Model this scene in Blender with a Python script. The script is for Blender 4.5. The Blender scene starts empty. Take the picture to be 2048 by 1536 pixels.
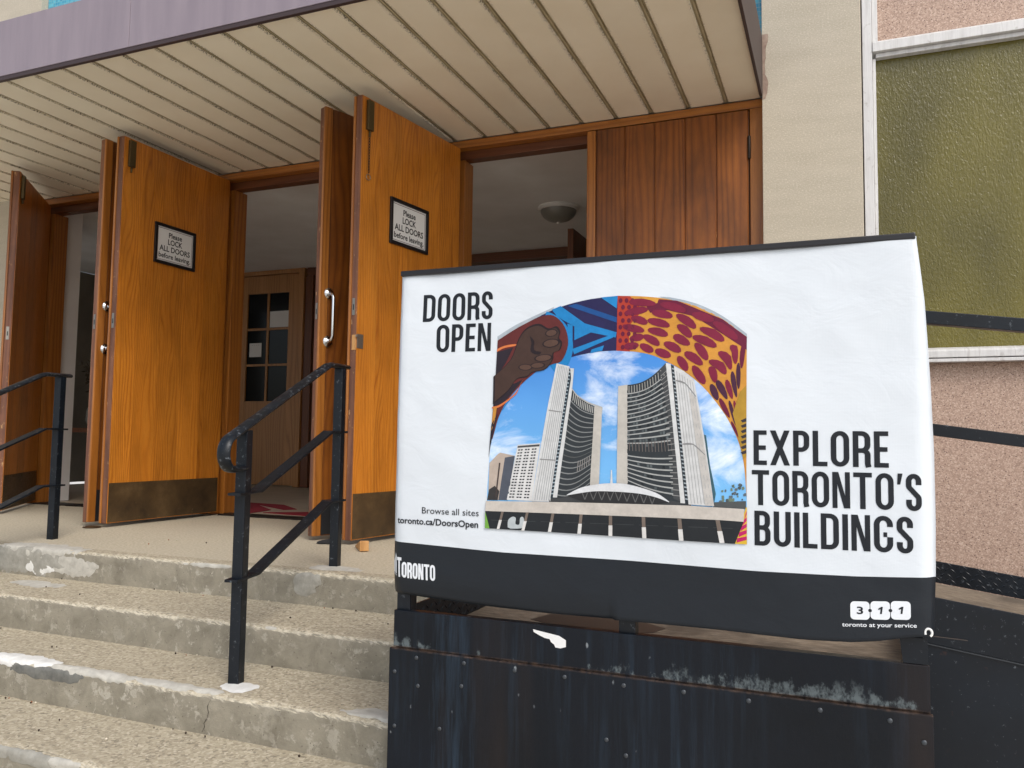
import bpy, bmesh, math, random
from mathutils import Vector, Matrix, noise
from mathutils.geometry import tessellate_polygon

random.seed(7)
scene = bpy.context.scene
C = scene.collection

# ------------------------------------------------------------------ camera, sky, sun, exposure
cam_data = bpy.data.cameras.new('camera')
cam = bpy.data.objects.new('camera', cam_data)
C.objects.link(cam)
scene.camera = cam
YAW, PITCH, ROLL = math.radians(22.1416), math.radians(4.0031), math.radians(0.7854)
fw = Vector((-math.sin(YAW) * math.cos(PITCH), math.cos(YAW) * math.cos(PITCH), math.sin(PITCH)))
rt = Vector((math.cos(YAW), math.sin(YAW), 0))
up = rt.cross(fw)
r2 = rt * math.cos(ROLL) + up * math.sin(ROLL)
u2 = up * math.cos(ROLL) - rt * math.sin(ROLL)
mw = Matrix.Identity(4)
for i in range(3):
    mw[i][0], mw[i][1], mw[i][2] = r2[i], u2[i], -fw[i]
mw[2][3] = 0.55                       # eye 0.55 m above the landing
cam.matrix_world = mw
cam_data.sensor_width = 36
cam_data.lens = 36 * 1606.73 / 2048
cam_data.clip_start = 0.05
cam_data.clip_end = 500

world = bpy.data.worlds.new('World')
scene.world = world
world.use_nodes = True
wn, wl = world.node_tree.nodes, world.node_tree.links
wn.clear()
SUN_EL, SUN_AZ = math.radians(46), math.radians(134)     # azimuth clockwise from +Y
sky = wn.new('ShaderNodeTexSky')
sky.sky_type = 'NISHITA'
sky.sun_disc = False
sky.sun_elevation = SUN_EL
sky.sun_rotation = SUN_AZ
sky.dust_density = 3.0
sky.air_density = 1.0
hs = wn.new('ShaderNodeHueSaturation')
hs.inputs['Saturation'].default_value = 0.55             # thin overcast: a paler sky
bg = wn.new('ShaderNodeBackground')
bg.inputs['Strength'].default_value = 0.15
wo = wn.new('ShaderNodeOutputWorld')
wl.new(sky.outputs[0], hs.inputs['Color'])
wl.new(hs.outputs[0], bg.inputs['Color'])
wl.new(bg.outputs[0], wo.inputs['Surface'])
sun_data = bpy.data.lights.new('sun', 'SUN')
sun_data.energy = 0.95
sun_data.angle = math.radians(28)
sun_data.color = (1.0, 0.97, 0.93)
sun = bpy.data.objects.new('sun', sun_data)
C.objects.link(sun)
to_sun = Vector((math.sin(SUN_AZ) * math.cos(SUN_EL), math.cos(SUN_AZ) * math.cos(SUN_EL), math.sin(SUN_EL)))
sun.rotation_euler = to_sun.to_track_quat('Z', 'Y').to_euler()
sun.location = (0, -6, 8)
scene.view_settings.view_transform = 'Standard'
scene.view_settings.look = 'None'
scene.view_settings.gamma = 1
scene.view_settings.use_curve_mapping = False
scene.view_settings.exposure = 0.44
scene.render.engine = 'CYCLES'
scene.cycles.max_bounces = 10
scene.cycles.diffuse_bounces = 6

# ------------------------------------------------------------------ helpers
def lin(r, g, b):
    f = lambda c: (c / 255 / 12.92) if c / 255 <= 0.04045 else ((c / 255 + 0.055) / 1.055) ** 2.4
    return (f(r), f(g), f(b), 1)

class N:
    """a small node-graph writer"""
    def __init__(s, name):
        s.m = bpy.data.materials.new(name)
        s.m.use_nodes = True
        s.t = s.m.node_tree
        s.p = s.t.nodes['Principled BSDF']
    def new(s, kind, **kw):
        n = s.t.nodes.new('ShaderNode' + kind)
        for k, v in kw.items():
            setattr(n, k, v)
        return n
    def put(s, n, key, v):
        if isinstance(v, bpy.types.NodeSocket):
            s.t.links.new(v, n.inputs[key])
        elif v is not None:
            n.inputs[key].default_value = v
    def set(s, **kw):
        for k, v in kw.items():
            s.put(s.p, k.replace('_', ' '), v)
    def coord(s, kind='Object', scale=(1, 1, 1), rnd=0.0, rot=(0, 0, 0), loc=(0, 0, 0)):
        tc = s.new('TexCoord')
        v = tc.outputs[kind]
        if rnd:
            oi = s.new('ObjectInfo')
            vm = s.new('VectorMath', operation='MULTIPLY_ADD')
            cb = s.new('CombineXYZ')
            for k in range(3):
                s.t.links.new(oi.outputs['Random'], cb.inputs[k])
            s.t.links.new(cb.outputs[0], vm.inputs[0])
            vm.inputs[1].default_value = (rnd, rnd * 0.7, rnd * 1.3)
            s.t.links.new(v, vm.inputs[2])
            v = vm.outputs[0]
        mp = s.new('Mapping')
        mp.inputs['Scale'].default_value = scale
        mp.inputs['Rotation'].default_value = rot
        mp.inputs['Location'].default_value = loc
        s.t.links.new(v, mp.inputs['Vector'])
        return mp.outputs[0]
    def noise(s, vec, scale, detail=4, rough=0.55, dist=0.0):
        n = s.new('TexNoise')
        s.put(n, 'Vector', vec)
        n.inputs['Scale'].default_value = scale
        n.inputs['Detail'].default_value = detail
        n.inputs['Roughness'].default_value = rough
        n.inputs['Distortion'].default_value = dist
        return n.outputs['Fac']
    def voronoi(s, vec, scale, feature='F1', out='Distance', rand=1.0):
        n = s.new('TexVoronoi', feature=feature)
        s.put(n, 'Vector', vec)
        n.inputs['Scale'].default_value = scale
        n.inputs['Randomness'].default_value = rand
        return n.outputs[out]
    def ramp(s, fac, stops, interp='LINEAR'):
        n = s.new('ValToRGB')
        n.color_ramp.interpolation = interp
        e = n.color_ramp.elements
        while len(e) > len(stops):
            e.remove(e[-1])
        while len(e) < len(stops):
            e.new(0.5)
        for k, (p, c) in enumerate(stops):
            e[k].position = p
            e[k].color = c if hasattr(c, '__len__') else (c, c, c, 1)
        s.put(n, 'Fac', fac)
        return n.outputs['Color']
    def mix(s, fac, a, b, blend='MIX'):
        n = s.new('MixRGB', blend_type=blend)
        s.put(n, 'Fac', fac); s.put(n, 'Color1', a); s.put(n, 'Color2', b)
        return n.outputs[0]
    def math(s, op, a, b=None, c=None):
        n = s.new('Math', operation=op)
        for k, v in enumerate((a, b, c)):
            if v is not None:
                s.put(n, k, v)
        return n.outputs[0]
    def sep(s, vec):
        n = s.new('SeparateXYZ'); s.put(n, 0, vec)
        return n.outputs
    def bump(s, height, strength=0.3, dist=0.002, normal=None):
        n = s.new('Bump')
        s.put(n, 'Height', height)
        n.inputs['Strength'].default_value = strength
        n.inputs['Distance'].default_value = dist
        if normal is not None:
            s.put(n, 'Normal', normal)
        s.t.links.new(n.outputs[0], s.p.inputs['Normal'])
        return n.outputs[0]
    def rand(s):
        return s.new('ObjectInfo').outputs['Random']

def plain(name, col, rough=0.6, metal=0.0, spec=0.5):
    g = N(name)
    g.set(Base_Color=col, Roughness=rough, Metallic=metal)
    g.p.inputs['Specular IOR Level'].default_value = spec
    return g.m

class MB:
    """collects faces; build() links them as ONE mesh object"""
    def __init__(s):
        s.v, s.f, s.mi = [], [], []
    def add(s, vs, fs, m=0):
        o = len(s.v)
        s.v += [tuple(v) for v in vs]
        for f in fs:
            s.f.append([o + k for k in f]); s.mi.append(m)
        return s
    def box(s, x0, x1, y0, y1, z0, z1, m=0):
        vs = [(x, y, z) for z in (z0, z1) for y in (y0, y1) for x in (x0, x1)]
        return s.add(vs, [(0, 2, 3, 1), (4, 5, 7, 6), (0, 1, 5, 4), (2, 6, 7, 3), (0, 4, 6, 2), (1, 3, 7, 5)], m)
    def prism(s, pts, axis, a, b, m=0):
        """pts in the plane across axis, extruded a..b along it"""
        def mk(p, d):
            return {'x': (d, p[0], p[1]), 'y': (p[0], d, p[1]), 'z': (p[0], p[1], d)}[axis]
        n = len(pts)
        vs = [mk(p, a) for p in pts] + [mk(p, b) for p in pts]
        fs = [list(range(n))[::-1], [n + k for k in range(n)]]
        fs += [(k, (k + 1) % n, n + (k + 1) % n, n + k) for k in range(n)]
        return s.add(vs, fs, m)
    def sweep(s, path, section, upv=(0, 0, 1), m=0, caps=True):
        """section: list of (side, up) points carried along a path"""
        P = [Vector(p) for p in path]
        n = len(section)
        rings = []
        for k, p in enumerate(P):
            if k == 0: t = P[1] - P[0]
            elif k == len(P) - 1: t = P[-1] - P[-2]
            else: t = (P[k + 1] - P[k]).normalized() + (P[k] - P[k - 1]).normalized()
            t.normalize()
            side = t.cross(Vector(upv))
            if side.length < 1e-4: side = t.cross(Vector((1, 0, 0)))
            side.normalize()
            u = side.cross(t).normalized()
            sc = 1.0
            if 0 < k < len(P) - 1:
                d = (P[k + 1] - P[k]).normalized()
                sc = 1 / max(0.6, d.dot(t))
            rings.append([p + side * a + u * (b * sc) for a, b in section])
        vs = [q for r in rings for q in r]
        fs = [(i * n + k, i * n + (k + 1) % n, (i + 1) * n + (k + 1) % n, (i + 1) * n + k) for i in range(len(P) - 1) for k in range(n)]
        if caps:
            fs += [list(range(n))[::-1], [(len(P) - 1) * n + k for k in range(n)]]
        return s.add(vs, fs, m)
    def tube(s, path, r, n=10, m=0, upv=(0, 0, 1)):
        return s.sweep(path, [(r * math.cos(2 * math.pi * k / n), r * math.sin(2 * math.pi * k / n)) for k in range(n)], upv, m)
    def lathe(s, prof, origin, axis, n=20, m=0):
        """prof: (radius, along) pairs turned round axis through origin"""
        a = Vector(axis).normalized()
        e1 = a.orthogonal().normalized(); e2 = a.cross(e1)
        o = Vector(origin)
        vs = [o + a * h + (e1 * math.cos(2 * math.pi * k / n) + e2 * math.sin(2 * math.pi * k / n)) * r for r, h in prof for k in range(n)]
        fs = [(i * n + k, i * n + (k + 1) % n, (i + 1) * n + (k + 1) % n, (i + 1) * n + k) for i in range(len(prof) - 1) for k in range(n)]
        fs += [list(range(n))[::-1], [(len(prof) - 1) * n + k for k in range(n)]]
        return s.add(vs, fs, m)
    def build(s, name, mats, parent=None, bevel=0.0, smooth=False, seg=2):
        me = bpy.data.meshes.new(name)
        me.from_pydata(s.v, [], s.f)
        mats = mats if isinstance(mats, (list, tuple)) else [mats]
        for m in mats:
            me.materials.append(m)
        for k, p in enumerate(me.polygons):
            p.material_index = s.mi[k]
        bm = bmesh.new(); bm.from_mesh(me)
        bmesh.ops.recalc_face_normals(bm, faces=bm.faces)
        if bevel:
            ed = [e for e in bm.edges if len(e.link_faces) == 2 and e.calc_face_angle(0) > 0.6]
            bmesh.ops.bevel(bm, geom=ed, offset=bevel, segments=seg, affect='EDGES', profile=0.6, clamp_overlap=True)
        if smooth:
            for f in bm.faces: f.smooth = True
            for e in bm.edges:
                if len(e.link_faces) == 2 and e.calc_face_angle(0) > 0.7: e.smooth = False
        bm.to_mesh(me); bm.free()
        o = bpy.data.objects.new(name, me)
        C.objects.link(o)
        if parent is not None:
            o.parent = parent
        return o

def box(name, mat, x0, x1, y0, y1, z0, z1, parent=None, bevel=0.002):
    return MB().box(x0, x1, y0, y1, z0, z1).build(name, mat, parent, bevel)

def thing(name, label, cat, loc=(0, 0, 0), rz=0.0, group=None):
    o = bpy.data.objects.new(name, None)
    C.objects.link(o)
    o.location = loc
    o.rotation_euler = (0, 0, rz)
    o.empty_display_size = 0.1
    return tag(o, label, cat, group)

def tag(o, label, cat, group=None):
    o['label'] = label; o['category'] = cat; o['kind'] = 'thing'
    if group: o['group'] = group
    return o

def struct(o):
    o['kind'] = 'structure'
    return o

def stuff(o):
    o['kind'] = 'stuff'
    return o

# ------------------------------------------------------------------ materials
def oak(name, dark, mid, light, axis='z', rough=0.38, fig=1.0, var=0.25, coat=0.25, stain=0.0, band=11.0, zs=0.10, chips=0.0):
    g = N(name)
    sc = {'z': (1, 1, zs), 'x': (zs, 1, 1)}[axis]
    rt_ = {'z': (0, 0, math.radians(45)), 'x': (math.radians(45), 0, 0)}[axis]
    fine = {'z': (1, 1, 0.02), 'x': (0.02, 1, 1)}[axis]
    v = g.coord('Object', sc, rnd=17.0, rot=rt_)
    big = g.noise(v, 5.0, 2, 0.5)
    wv = g.new('TexWave', wave_type='BANDS', bands_direction='X' if axis == 'z' else 'Y', wave_profile='SAW')
    g.put(wv, 'Vector', v)
    wv.inputs['Scale'].default_value = band
    wv.inputs['Distortion'].default_value = 24.0
    wv.inputs['Detail'].default_value = 1.4
    wv.inputs['Detail Scale'].default_value = 0.40
    wv.inputs['Detail Roughness'].default_value = 0.55
    vf = g.coord('Object', fine, rnd=17.0)
    fib = g.noise(vf, 420.0, 3, 0.7)
    pore = g.noise(vf, 900.0, 2, 0.6)
    base = g.ramp(wv.outputs['Fac'], [(0.0, dark), (0.16, mid), (0.5, light), (0.8, mid), (1.0, dark)])
    figm = g.noise(v, 3.2, 1, 0.5)
    flat = g.mix(g.math('MULTIPLY', g.ramp(figm, [(0.30, 0.35), (0.62, 1.0)]), fig), mid, base)
    c = g.mix(g.ramp(fib, [(0.35, 0.0), (0.7, 1.0)]), g.mix(0.30, flat, dark), flat)
    c = g.mix(g.ramp(pore, [(0.60, 0.0), (0.70, 0.55)]), c, dark)
    c = g.mix(g.ramp(big, [(0.45, 0.0), (0.8, 0.45)]), c, light)
    if var:
        hv = g.new('HueSaturation')
        g.put(hv, 'Color', c)
        r = g.math('MULTIPLY_ADD', g.rand(), var, 1.0 - var / 2)
        g.put(hv, 'Value', r)
        c = hv.outputs[0]
    if stain:
        vs = g.coord('Object', (1, 1, 0.35) if axis == 'z' else (0.35, 1, 1), rnd=9.0)
        st = g.noise(vs, 7.0, 4, 0.6)
        c = g.mix(g.ramp(st, [(0.42, 0.0), (0.66, stain)]), c, tuple(k * 0.30 for k in dark[:3]) + (1,))
    if chips:
        ch = g.noise(g.coord('Object', (1, 1, 0.45) if axis == 'z' else (0.45, 1, 1), rnd=23.0), 34.0, 5, 0.75)
        c = g.mix(g.ramp(ch, [(0.62, 0.0), (0.68, chips)]), c, lin(206, 164, 112))
    g.set(Base_Color=c)
    g.set(Roughness=g.ramp(fib, [(0.3, rough - 0.06), (0.75, rough + 0.14)]))
    g.p.inputs['Coat Weight'].default_value = coat
    g.p.inputs['Coat Roughness'].default_value = 0.25
    g.bump(fib, 0.18, 0.001)
    return g.m

M = {}
M['oak_in'] = oak('golden_oak', lin(146, 78, 22), lin(202, 124, 38), lin(214, 140, 50), rough=0.30, fig=0.8, var=0.24, coat=0.15, stain=0.26, band=21.0, zs=0.15)
M['oak_out'] = oak('weathered_oak', lin(84, 42, 12), lin(140, 78, 22), lin(162, 96, 32), rough=0.45, fig=0.65, var=0.2, stain=0.45, coat=0.08, chips=0.0, band=12)
M['oak_edge'] = oak('worn_oak_edge', lin(84, 48, 36), lin(122, 76, 54), lin(160, 108, 72), rough=0.5, fig=0.5, var=0.25, stain=0.5, coat=0.05, chips=0.7)
M['oak_frame'] = oak('oak_frame', lin(98, 52, 16), lin(160, 98, 36), lin(182, 118, 48), rough=0.4, fig=0.6, var=0.15)
M['oak_head'] = oak('oak_head', lin(98, 52, 16), lin(160, 98, 36), lin(182, 118, 48), axis='x', rough=0.4, fig=0.6, var=0.15)
M['oak_dark'] = oak('dark_oak', lin(62, 30, 14), lin(100, 54, 24), lin(118, 68, 32), rough=0.45, fig=0.6, var=0.15)
M['oak_dark_head'] = oak('dark_oak_head', lin(62, 30, 14), lin(100, 54, 24), lin(118, 68, 32), axis='x', rough=0.45, fig=0.6, var=0.15)
M['oak_room'] = oak('inner_door_oak', lin(116, 76, 38), lin(176, 124, 70), lin(192, 142, 86), rough=0.45, fig=0.55, var=0.1)

def soffit_mat():
    g = N('soffit_paint')
    v = g.coord('Object', rnd=11.0)
    n = g.noise(v, 3.0, 3)
    c = g.ramp(n, [(0.3, lin(231, 221, 197)), (0.7, lin(238, 230, 208))])
    x = g.sep(g.coord('Object'))[0]
    ax = g.math('ABSOLUTE', x)
    near = g.math('SMOOTH_MIN', g.math('MULTIPLY', g.math('SUBTRACT', ax, 0.076), 55.0), 1.0, 0.05)
    vd = g.coord('Object', (1, 1, 1), rnd=5.0)
    sp = g.noise(vd, 130.0, 2, 0.6)
    blob = g.noise(vd, 5.0, 2, 0.5)
    m = g.math('MULTIPLY', g.ramp(sp, [(0.50, 0.0), (0.57, 1.0)]), g.math('MAXIMUM', near, 0.0))
    m = g.math('MULTIPLY', m, g.ramp(blob, [(0.36, 0.2), (0.52, 1.0)]))
    c = g.mix(m, c, lin(70, 62, 44))
    hv = g.new('HueSaturation'); g.put(hv, 'Color', c); g.put(hv, 'Value', g.math('MULTIPLY_ADD', g.rand(), 0.07, 0.965))
    g.set(Base_Color=hv.outputs[0], Roughness=0.55)
    g.bump(g.noise(v, 60.0, 2), 0.06, 0.002)
    return g.m
M['soffit'] = soffit_mat()
g = N('soffit_groove')
v = g.coord('Object', (1, 0.15, 1), rnd=3.0)
g.set(Base_Color=g.ramp(g.noise(v, 60.0, 4), [(0.3, lin(146, 134, 104)), (0.7, lin(190, 178, 146))]), Roughness=0.7)
M['groove'] = g.m

g = N('fascia_metal')
v = g.coord('Object', (1, 1, 0.12))
n = g.noise(v, 14.0, 4)
g.set(Base_Color=g.ramp(n, [(0.3, lin(133, 122, 130)), (0.7, lin(146, 134, 141))]), Roughness=0.45, Metallic=0.1)
M['fascia'] = g.m
M['fascia_dark'] = plain('dark_trim', lin(58, 44, 44), 0.5)

def concrete(name, riser=False):
    g = N(name)
    v = g.coord('Object')
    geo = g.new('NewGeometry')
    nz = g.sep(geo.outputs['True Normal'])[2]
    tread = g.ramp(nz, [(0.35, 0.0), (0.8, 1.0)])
    n1 = g.noise(v, 2.2, 5, 0.6)
    n2 = g.noise(v, 38.0, 4, 0.7)
    n3 = g.noise(v, 9.0, 5, 0.65, 0.6)
    agg = g.voronoi(v, 120.0, out='Color')
    aggd = g.voronoi(v, 120.0, out='Distance')
    ag = g.sep(agg)[0]
    peb = g.ramp(ag, [(0.0, lin(112, 104, 90)), (0.2, lin(158, 147, 126)), (0.6, lin(181, 170, 147)), (0.88, lin(208, 198, 176)), (1.0, lin(118, 110, 96))])
    tr = g.mix(g.ramp(n2, [(0.35, 0.05), (0.65, 0.6)]), peb, lin(177, 166, 143))
    tr = g.mix(g.ramp(n1, [(0.35, 0.0), (0.7, 0.4)]), tr, lin(160, 149, 128))
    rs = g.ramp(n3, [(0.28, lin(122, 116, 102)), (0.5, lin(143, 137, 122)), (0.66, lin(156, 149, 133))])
    white = g.noise(v, 19.0, 7, 0.75, 0.3)
    rs = g.mix(g.math('MULTIPLY', g.ramp(white, [(0.54, 0.0), (0.60, 0.8)]), g.ramp(n1, [(0.38, 0.2), (0.6, 1.0)])), rs, lin(190, 184, 170))
    rs = g.mix(g.ramp(n2, [(0.4, 0.0), (0.75, 0.35)]), rs, lin(122, 115, 104))
    pits = g.voronoi(v, 42.0)
    rs = g.mix(g.ramp(pits, [(0.05, 0.8), (0.12, 0.0)]), rs, lin(92, 86, 76))
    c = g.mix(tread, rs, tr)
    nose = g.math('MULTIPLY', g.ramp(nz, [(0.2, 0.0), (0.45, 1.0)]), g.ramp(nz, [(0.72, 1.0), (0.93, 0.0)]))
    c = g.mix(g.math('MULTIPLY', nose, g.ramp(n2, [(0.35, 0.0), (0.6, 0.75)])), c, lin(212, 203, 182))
    drk = g.noise(v, 70.0, 3, 0.6)
    c = g.mix(g.ramp(drk, [(0.66, 0.0), (0.74, 0.6)]), c, lin(86, 78, 66))
    g.set(Base_Color=c, Roughness=0.9)
    g.p.inputs['Specular IOR Level'].default_value = 0.25
    hgt = g.math('ADD', g.math('MULTIPLY', n2, g.math('MULTIPLY_ADD', tread, -0.55, 0.9)), g.math('ADD', g.math('MULTIPLY', g.noise(v, 190.0, 2, 0.6), 0.7), g.math('MULTIPLY', ag, g.math('MULTIPLY', tread, 0.5))))
    g.bump(hgt, 0.35, 0.004)
    return g.m
M['concrete'] = concrete('old_concrete')
def landing_mat():
    g = N('landing_concrete')
    v = g.coord('Object')
    n1 = g.noise(v, 1.6, 4); n2 = g.noise(v, 85.0, 3, 0.7)
    c = g.ramp(n2, [(0.3, lin(154, 145, 125)), (0.5, lin(184, 173, 150)), (0.75, lin(208, 197, 174))])
    c = g.mix(g.ramp(n1, [(0.4, 0.0), (0.7, 0.4)]), c, lin(176, 167, 149))
    g.set(Base_Color=c, Roughness=0.92)
    g.bump(n2, 0.3, 0.003)
    return g.m
M['landing'] = landing_mat()
def patch_mat(name, a, b):
    g = N(name)
    v = g.coord('Object')
    n = g.noise(v, 25.0, 5, 0.65)
    c = g.ramp(n, [(0.3, a), (0.7, b)])
    g.set(Base_Color=c, Roughness=0.9)
    g.bump(g.noise(v, 45.0, 4), 0.5, 0.004)
    return g.m
M['patch_white'] = patch_mat('white_mortar', lin(206, 204, 198), lin(230, 229, 224))
M['patch_pale'] = patch_mat('pale_mortar', lin(166, 162, 152), lin(196, 192, 181))
M['patch_grey'] = patch_mat('grey_mortar', lin(136, 133, 123), lin(164, 161, 151))
M['patch_dark'] = patch_mat('dark_mortar', lin(92, 92, 88), lin(124, 123, 116))

def stone_pier():
    g = N('pier_stone')
    v = g.coord('Object')
    n1 = g.noise(g.coord('Object', (0.5, 0.5, 3.0)), 6.0, 4)
    n2 = g.noise(g.coord('Object', (1, 1, 1.6)), 110.0, 3, 0.7)
    n3 = g.noise(v, 1.6, 3)
    c = g.ramp(n1, [(0.3, lin(175, 166, 149)), (0.7, lin(185, 176, 159))])
    c = g.mix(g.ramp(n3, [(0.35, 0.0), (0.7, 0.45)]), c, lin(182, 172, 152))
    c = g.mix(g.ramp(n2, [(0.52, 0.0), (0.72, 0.55)]), c, lin(232, 223, 204))
    c = g.mix(g.ramp(n2, [(0.25, 0.6), (0.42, 0.0)]), c, lin(158, 145, 124))
    g.set(Base_Color=c, Roughness=0.9)
    g.bump(n2, 0.35, 0.004)
    return g.m
M['pier'] = stone_pier()
def granite():
    g = N('pink_granite')
    v = g.coord('Object')
    a = g.sep(g.voronoi(v, 210.0, out='Color'))[0]
    c = g.ramp(a, [(0.0, lin(132, 108, 95)), (0.4, lin(169, 142, 125)), (0.75, lin(188, 162, 144)), (1.0, lin(210, 188, 171))])
    n = g.noise(v, 60.0, 3, 0.7)
    c = g.mix(g.ramp(n, [(0.3, 0.0), (0.7, 0.6)]), c, lin(176, 148, 130))
    d = g.voronoi(v, 62.0)
    sel = g.sep(g.voronoi(v, 62.0, out='Color'))[1]
    k = g.math('MULTIPLY', g.ramp(d, [(0.12, 1.0), (0.2, 0.0)]), g.ramp(sel, [(0.5, 0.0), (0.55, 1.0)]))
    c = g.mix(k, c, lin(88, 58, 52))
    d2 = g.noise(v, 160.0, 2, 0.6)
    c = g.mix(g.ramp(d2, [(0.66, 0.0), (0.72, 0.7)]), c, lin(92, 66, 58))
    g.set(Base_Color=c, Roughness=0.6)
    g.bump(d2, 0.1, 0.001)
    return g.m
M['granite'] = granite()
def frame_paint():
    g = N('window_frame_paint')
    n = g.noise(g.coord('Object', (14, 1, 1.2)), 3.0, 5, 0.65)
    n2 = g.noise(g.coord('Object'), 30.0, 4)
    c = g.ramp(n, [(0.35, lin(196, 194, 192)), (0.6, lin(214, 213, 211))])
    c = g.mix(g.ramp(n, [(0.58, 0.0), (0.75, 0.6)]), c, lin(150, 142, 138))
    c = g.mix(g.ramp(n2, [(0.62, 0.0), (0.75, 0.6)]), c, lin(134, 126, 116))
    g.set(Base_Color=c, Roughness=0.5)
    return g.m
M['frame'] = frame_paint()
def amber_glass():
    g = N('patterned_amber_glass')
    v = g.coord('Object', (1, 1, 0.42))
    n = g.noise(v, 120.0, 3, 0.6, 0.5)
    b = g.noise(g.coord('Object', (1, 1, 0.5)), 1.7, 3)
    c = g.ramp(b, [(0.3, lin(78, 72, 26)), (0.7, lin(116, 107, 40))])
    g.set(Base_Color=c, Roughness=0.10)
    g.p.inputs['IOR'].default_value = 1.5
    g.bump(n, 0.6, 0.008)
    return g.m
M['amber'] = amber_glass()
def mosaic():
    g = N('turquoise_mosaic')
    br = g.new('TexBrick')
    g.put(br, 'Vector', g.coord('Object', rot=(math.radians(90), 0, 0)))
    br.offset = 0.0
    br.inputs['Scale'].default_value = 40.0
    br.inputs['Brick Width'].default_value = 1.0
    br.inputs['Row Height'].default_value = 1.0
    br.inputs['Mortar Size'].default_value = 0.08
    br.inputs['Color1'].default_value = lin(40, 140, 175)
    br.inputs['Color2'].default_value = lin(90, 180, 200)
    br.inputs['Mortar'].default_value = lin(120, 170, 180)
    g.set(Base_Color=br.outputs['Color'], Roughness=0.3)
    return g.m
M['mosaic'] = mosaic()

def black_steel(name, wear=1.0, rust=0.0, lo=0.64):
    g = N(name)
    v = g.coord('Object')
    c = g.ramp(g.noise(v, 4.0, 4), [(0.3, lin(8, 13, 19)), (0.7, lin(15, 23, 32))])
    sc = g.noise(g.coord('Object', rnd=7.0), 55.0, 5, 0.75)
    c = g.mix(g.ramp(sc, [(lo, 0.0), (lo + 0.05, wear)]), c, lin(104, 110, 116))
    c = g.mix(g.ramp(g.noise(v, 18.0, 4, 0.7), [(0.66, 0.0), (0.78, rust)]), c, lin(98, 60, 36))
    g.set(Base_Color=c, Roughness=g.ramp(g.noise(v, 12.0, 3), [(0.3, 0.30), (0.7, 0.50)]))
    g.p.inputs['Specular IOR Level'].default_value = 0.35
    g.bump(g.noise(v, 90.0, 3), 0.1, 0.001)
    return g.m
M['black'] = black_steel('black_painted_steel', 0.55, 0.0, 0.61)
M['black_rail'] = black_steel('worn_black_handrail', 0.7, 0.0, 0.57)
M['black_spatter'] = black_steel('spattered_black_panel', 0.8, 0.3, 0.635)
def steel_panel():
    g = N('weathered_steel_panel')
    v = g.coord('Object')
    xyz = g.sep(v)
    z = xyz[2]
    c = g.ramp(g.noise(v, 3.0, 5, 0.6), [(0.3, lin(4, 9, 16)), (0.7, lin(9, 16, 26))])
    drip = g.noise(g.coord('Object', (1, 1, 0.05)), 34.0, 5, 0.75)
    br = g.noise(g.coord('Object', (1, 1, 0.3)), 4.5, 3)
    big = g.math('MULTIPLY', g.ramp(drip, [(0.48, 0.0), (0.74, 1.0)]), g.ramp(br, [(0.42, 0.0), (0.64, 1.0)]))
    c = g.mix(g.math('MULTIPLY', big, 0.36), c, lin(62, 84, 104))
    rs = g.noise(g.coord('Object', (1, 1, 0.12), loc=(5, 0, 0)), 5.0, 3)
    c = g.mix(g.ramp(rs, [(0.54, 0.0), (0.76, 0.4)]), c, lin(50, 38, 30))
    # bare, chalky wear hanging just above the seam and thinning upwards
    above = g.math('MULTIPLY', g.ramp(z, [(0.0, 0.0), (0.003, 1.0)]), g.ramp(z, [(0.012, 1.0), (0.055, 0.0)]))
    lump = g.noise(g.coord('Object', (1, 1, 0.25)), 5.0, 3, 0.6)
    chip = g.noise(g.coord('Object', (1, 1, 0.6)), 48.0, 5, 0.75)
    k = g.math('ADD', g.math('MULTIPLY', above, 0.30), g.math('MULTIPLY', g.math('SUBTRACT', lump, 0.52), 1.8))
    k = g.math('ADD', k, g.math('MULTIPLY', g.math('SUBTRACT', chip, 0.5), 0.55))
    m = g.math('MULTIPLY', g.ramp(k, [(0.25, 0.0), (0.33, 1.0)]), above)
    c = g.mix(g.math('MULTIPLY', g.math('MULTIPLY', m, 0.6), g.ramp(chip, [(0.44, 0.05), (0.60, 1.0)])), c, lin(112, 122, 124))
    edge = g.math('SUBTRACT', 1.0, g.math('MINIMUM', g.math('MULTIPLY', g.math('ABSOLUTE', z), 170.0), 1.0))
    c = g.mix(g.math('MULTIPLY', edge, g.ramp(chip, [(0.40, 0.05), (0.65, 0.6)])), c, lin(112, 88, 70))
    sp = g.voronoi(g.coord('Object', (1, 1, 0.55)), 26.0)
    ssel = g.sep(g.voronoi(g.coord('Object', (1, 1, 0.55)), 26.0, out='Color'))[2]
    k2 = g.math('MULTIPLY', g.ramp(g.math('ADD', sp, g.math('MULTIPLY', chip, 0.25)), [(0.17, 1.0), (0.22, 0.0)]), g.ramp(ssel, [(0.55, 0.0), (0.6, 0.7)]))
    c = g.mix(k2, c, lin(140, 146, 150))
    g.set(Base_Color=c, Roughness=g.ramp(br, [(0.3, 0.34), (0.7, 0.55)]))
    g.p.inputs['Specular IOR Level'].default_value = 0.28
    g.bump(g.math('ADD', chip, g.noise(v, 8.0, 3)), 0.22, 0.004)
    return g.m
M['panel'] = steel_panel()
def plate_floor():
    g = N('rusty_plate_floor')
    v = g.coord('Object')
    n = g.noise(g.coord('Object', (0.4, 1, 1)), 60.0, 5, 0.75)
    c = g.ramp(n, [(0.28, lin(96, 84, 70)), (0.5, lin(128, 114, 97)), (0.72, lin(156, 143, 126))])
    b = g.noise(v, 4.0, 3)
    c = g.mix(g.ramp(b, [(0.5, 0.0), (0.66, 0.7)]), c, lin(82, 72, 62))
    g.set(Base_Color=c, Roughness=0.8)
    g.bump(n, 0.5, 0.004)
    return g.m
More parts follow.
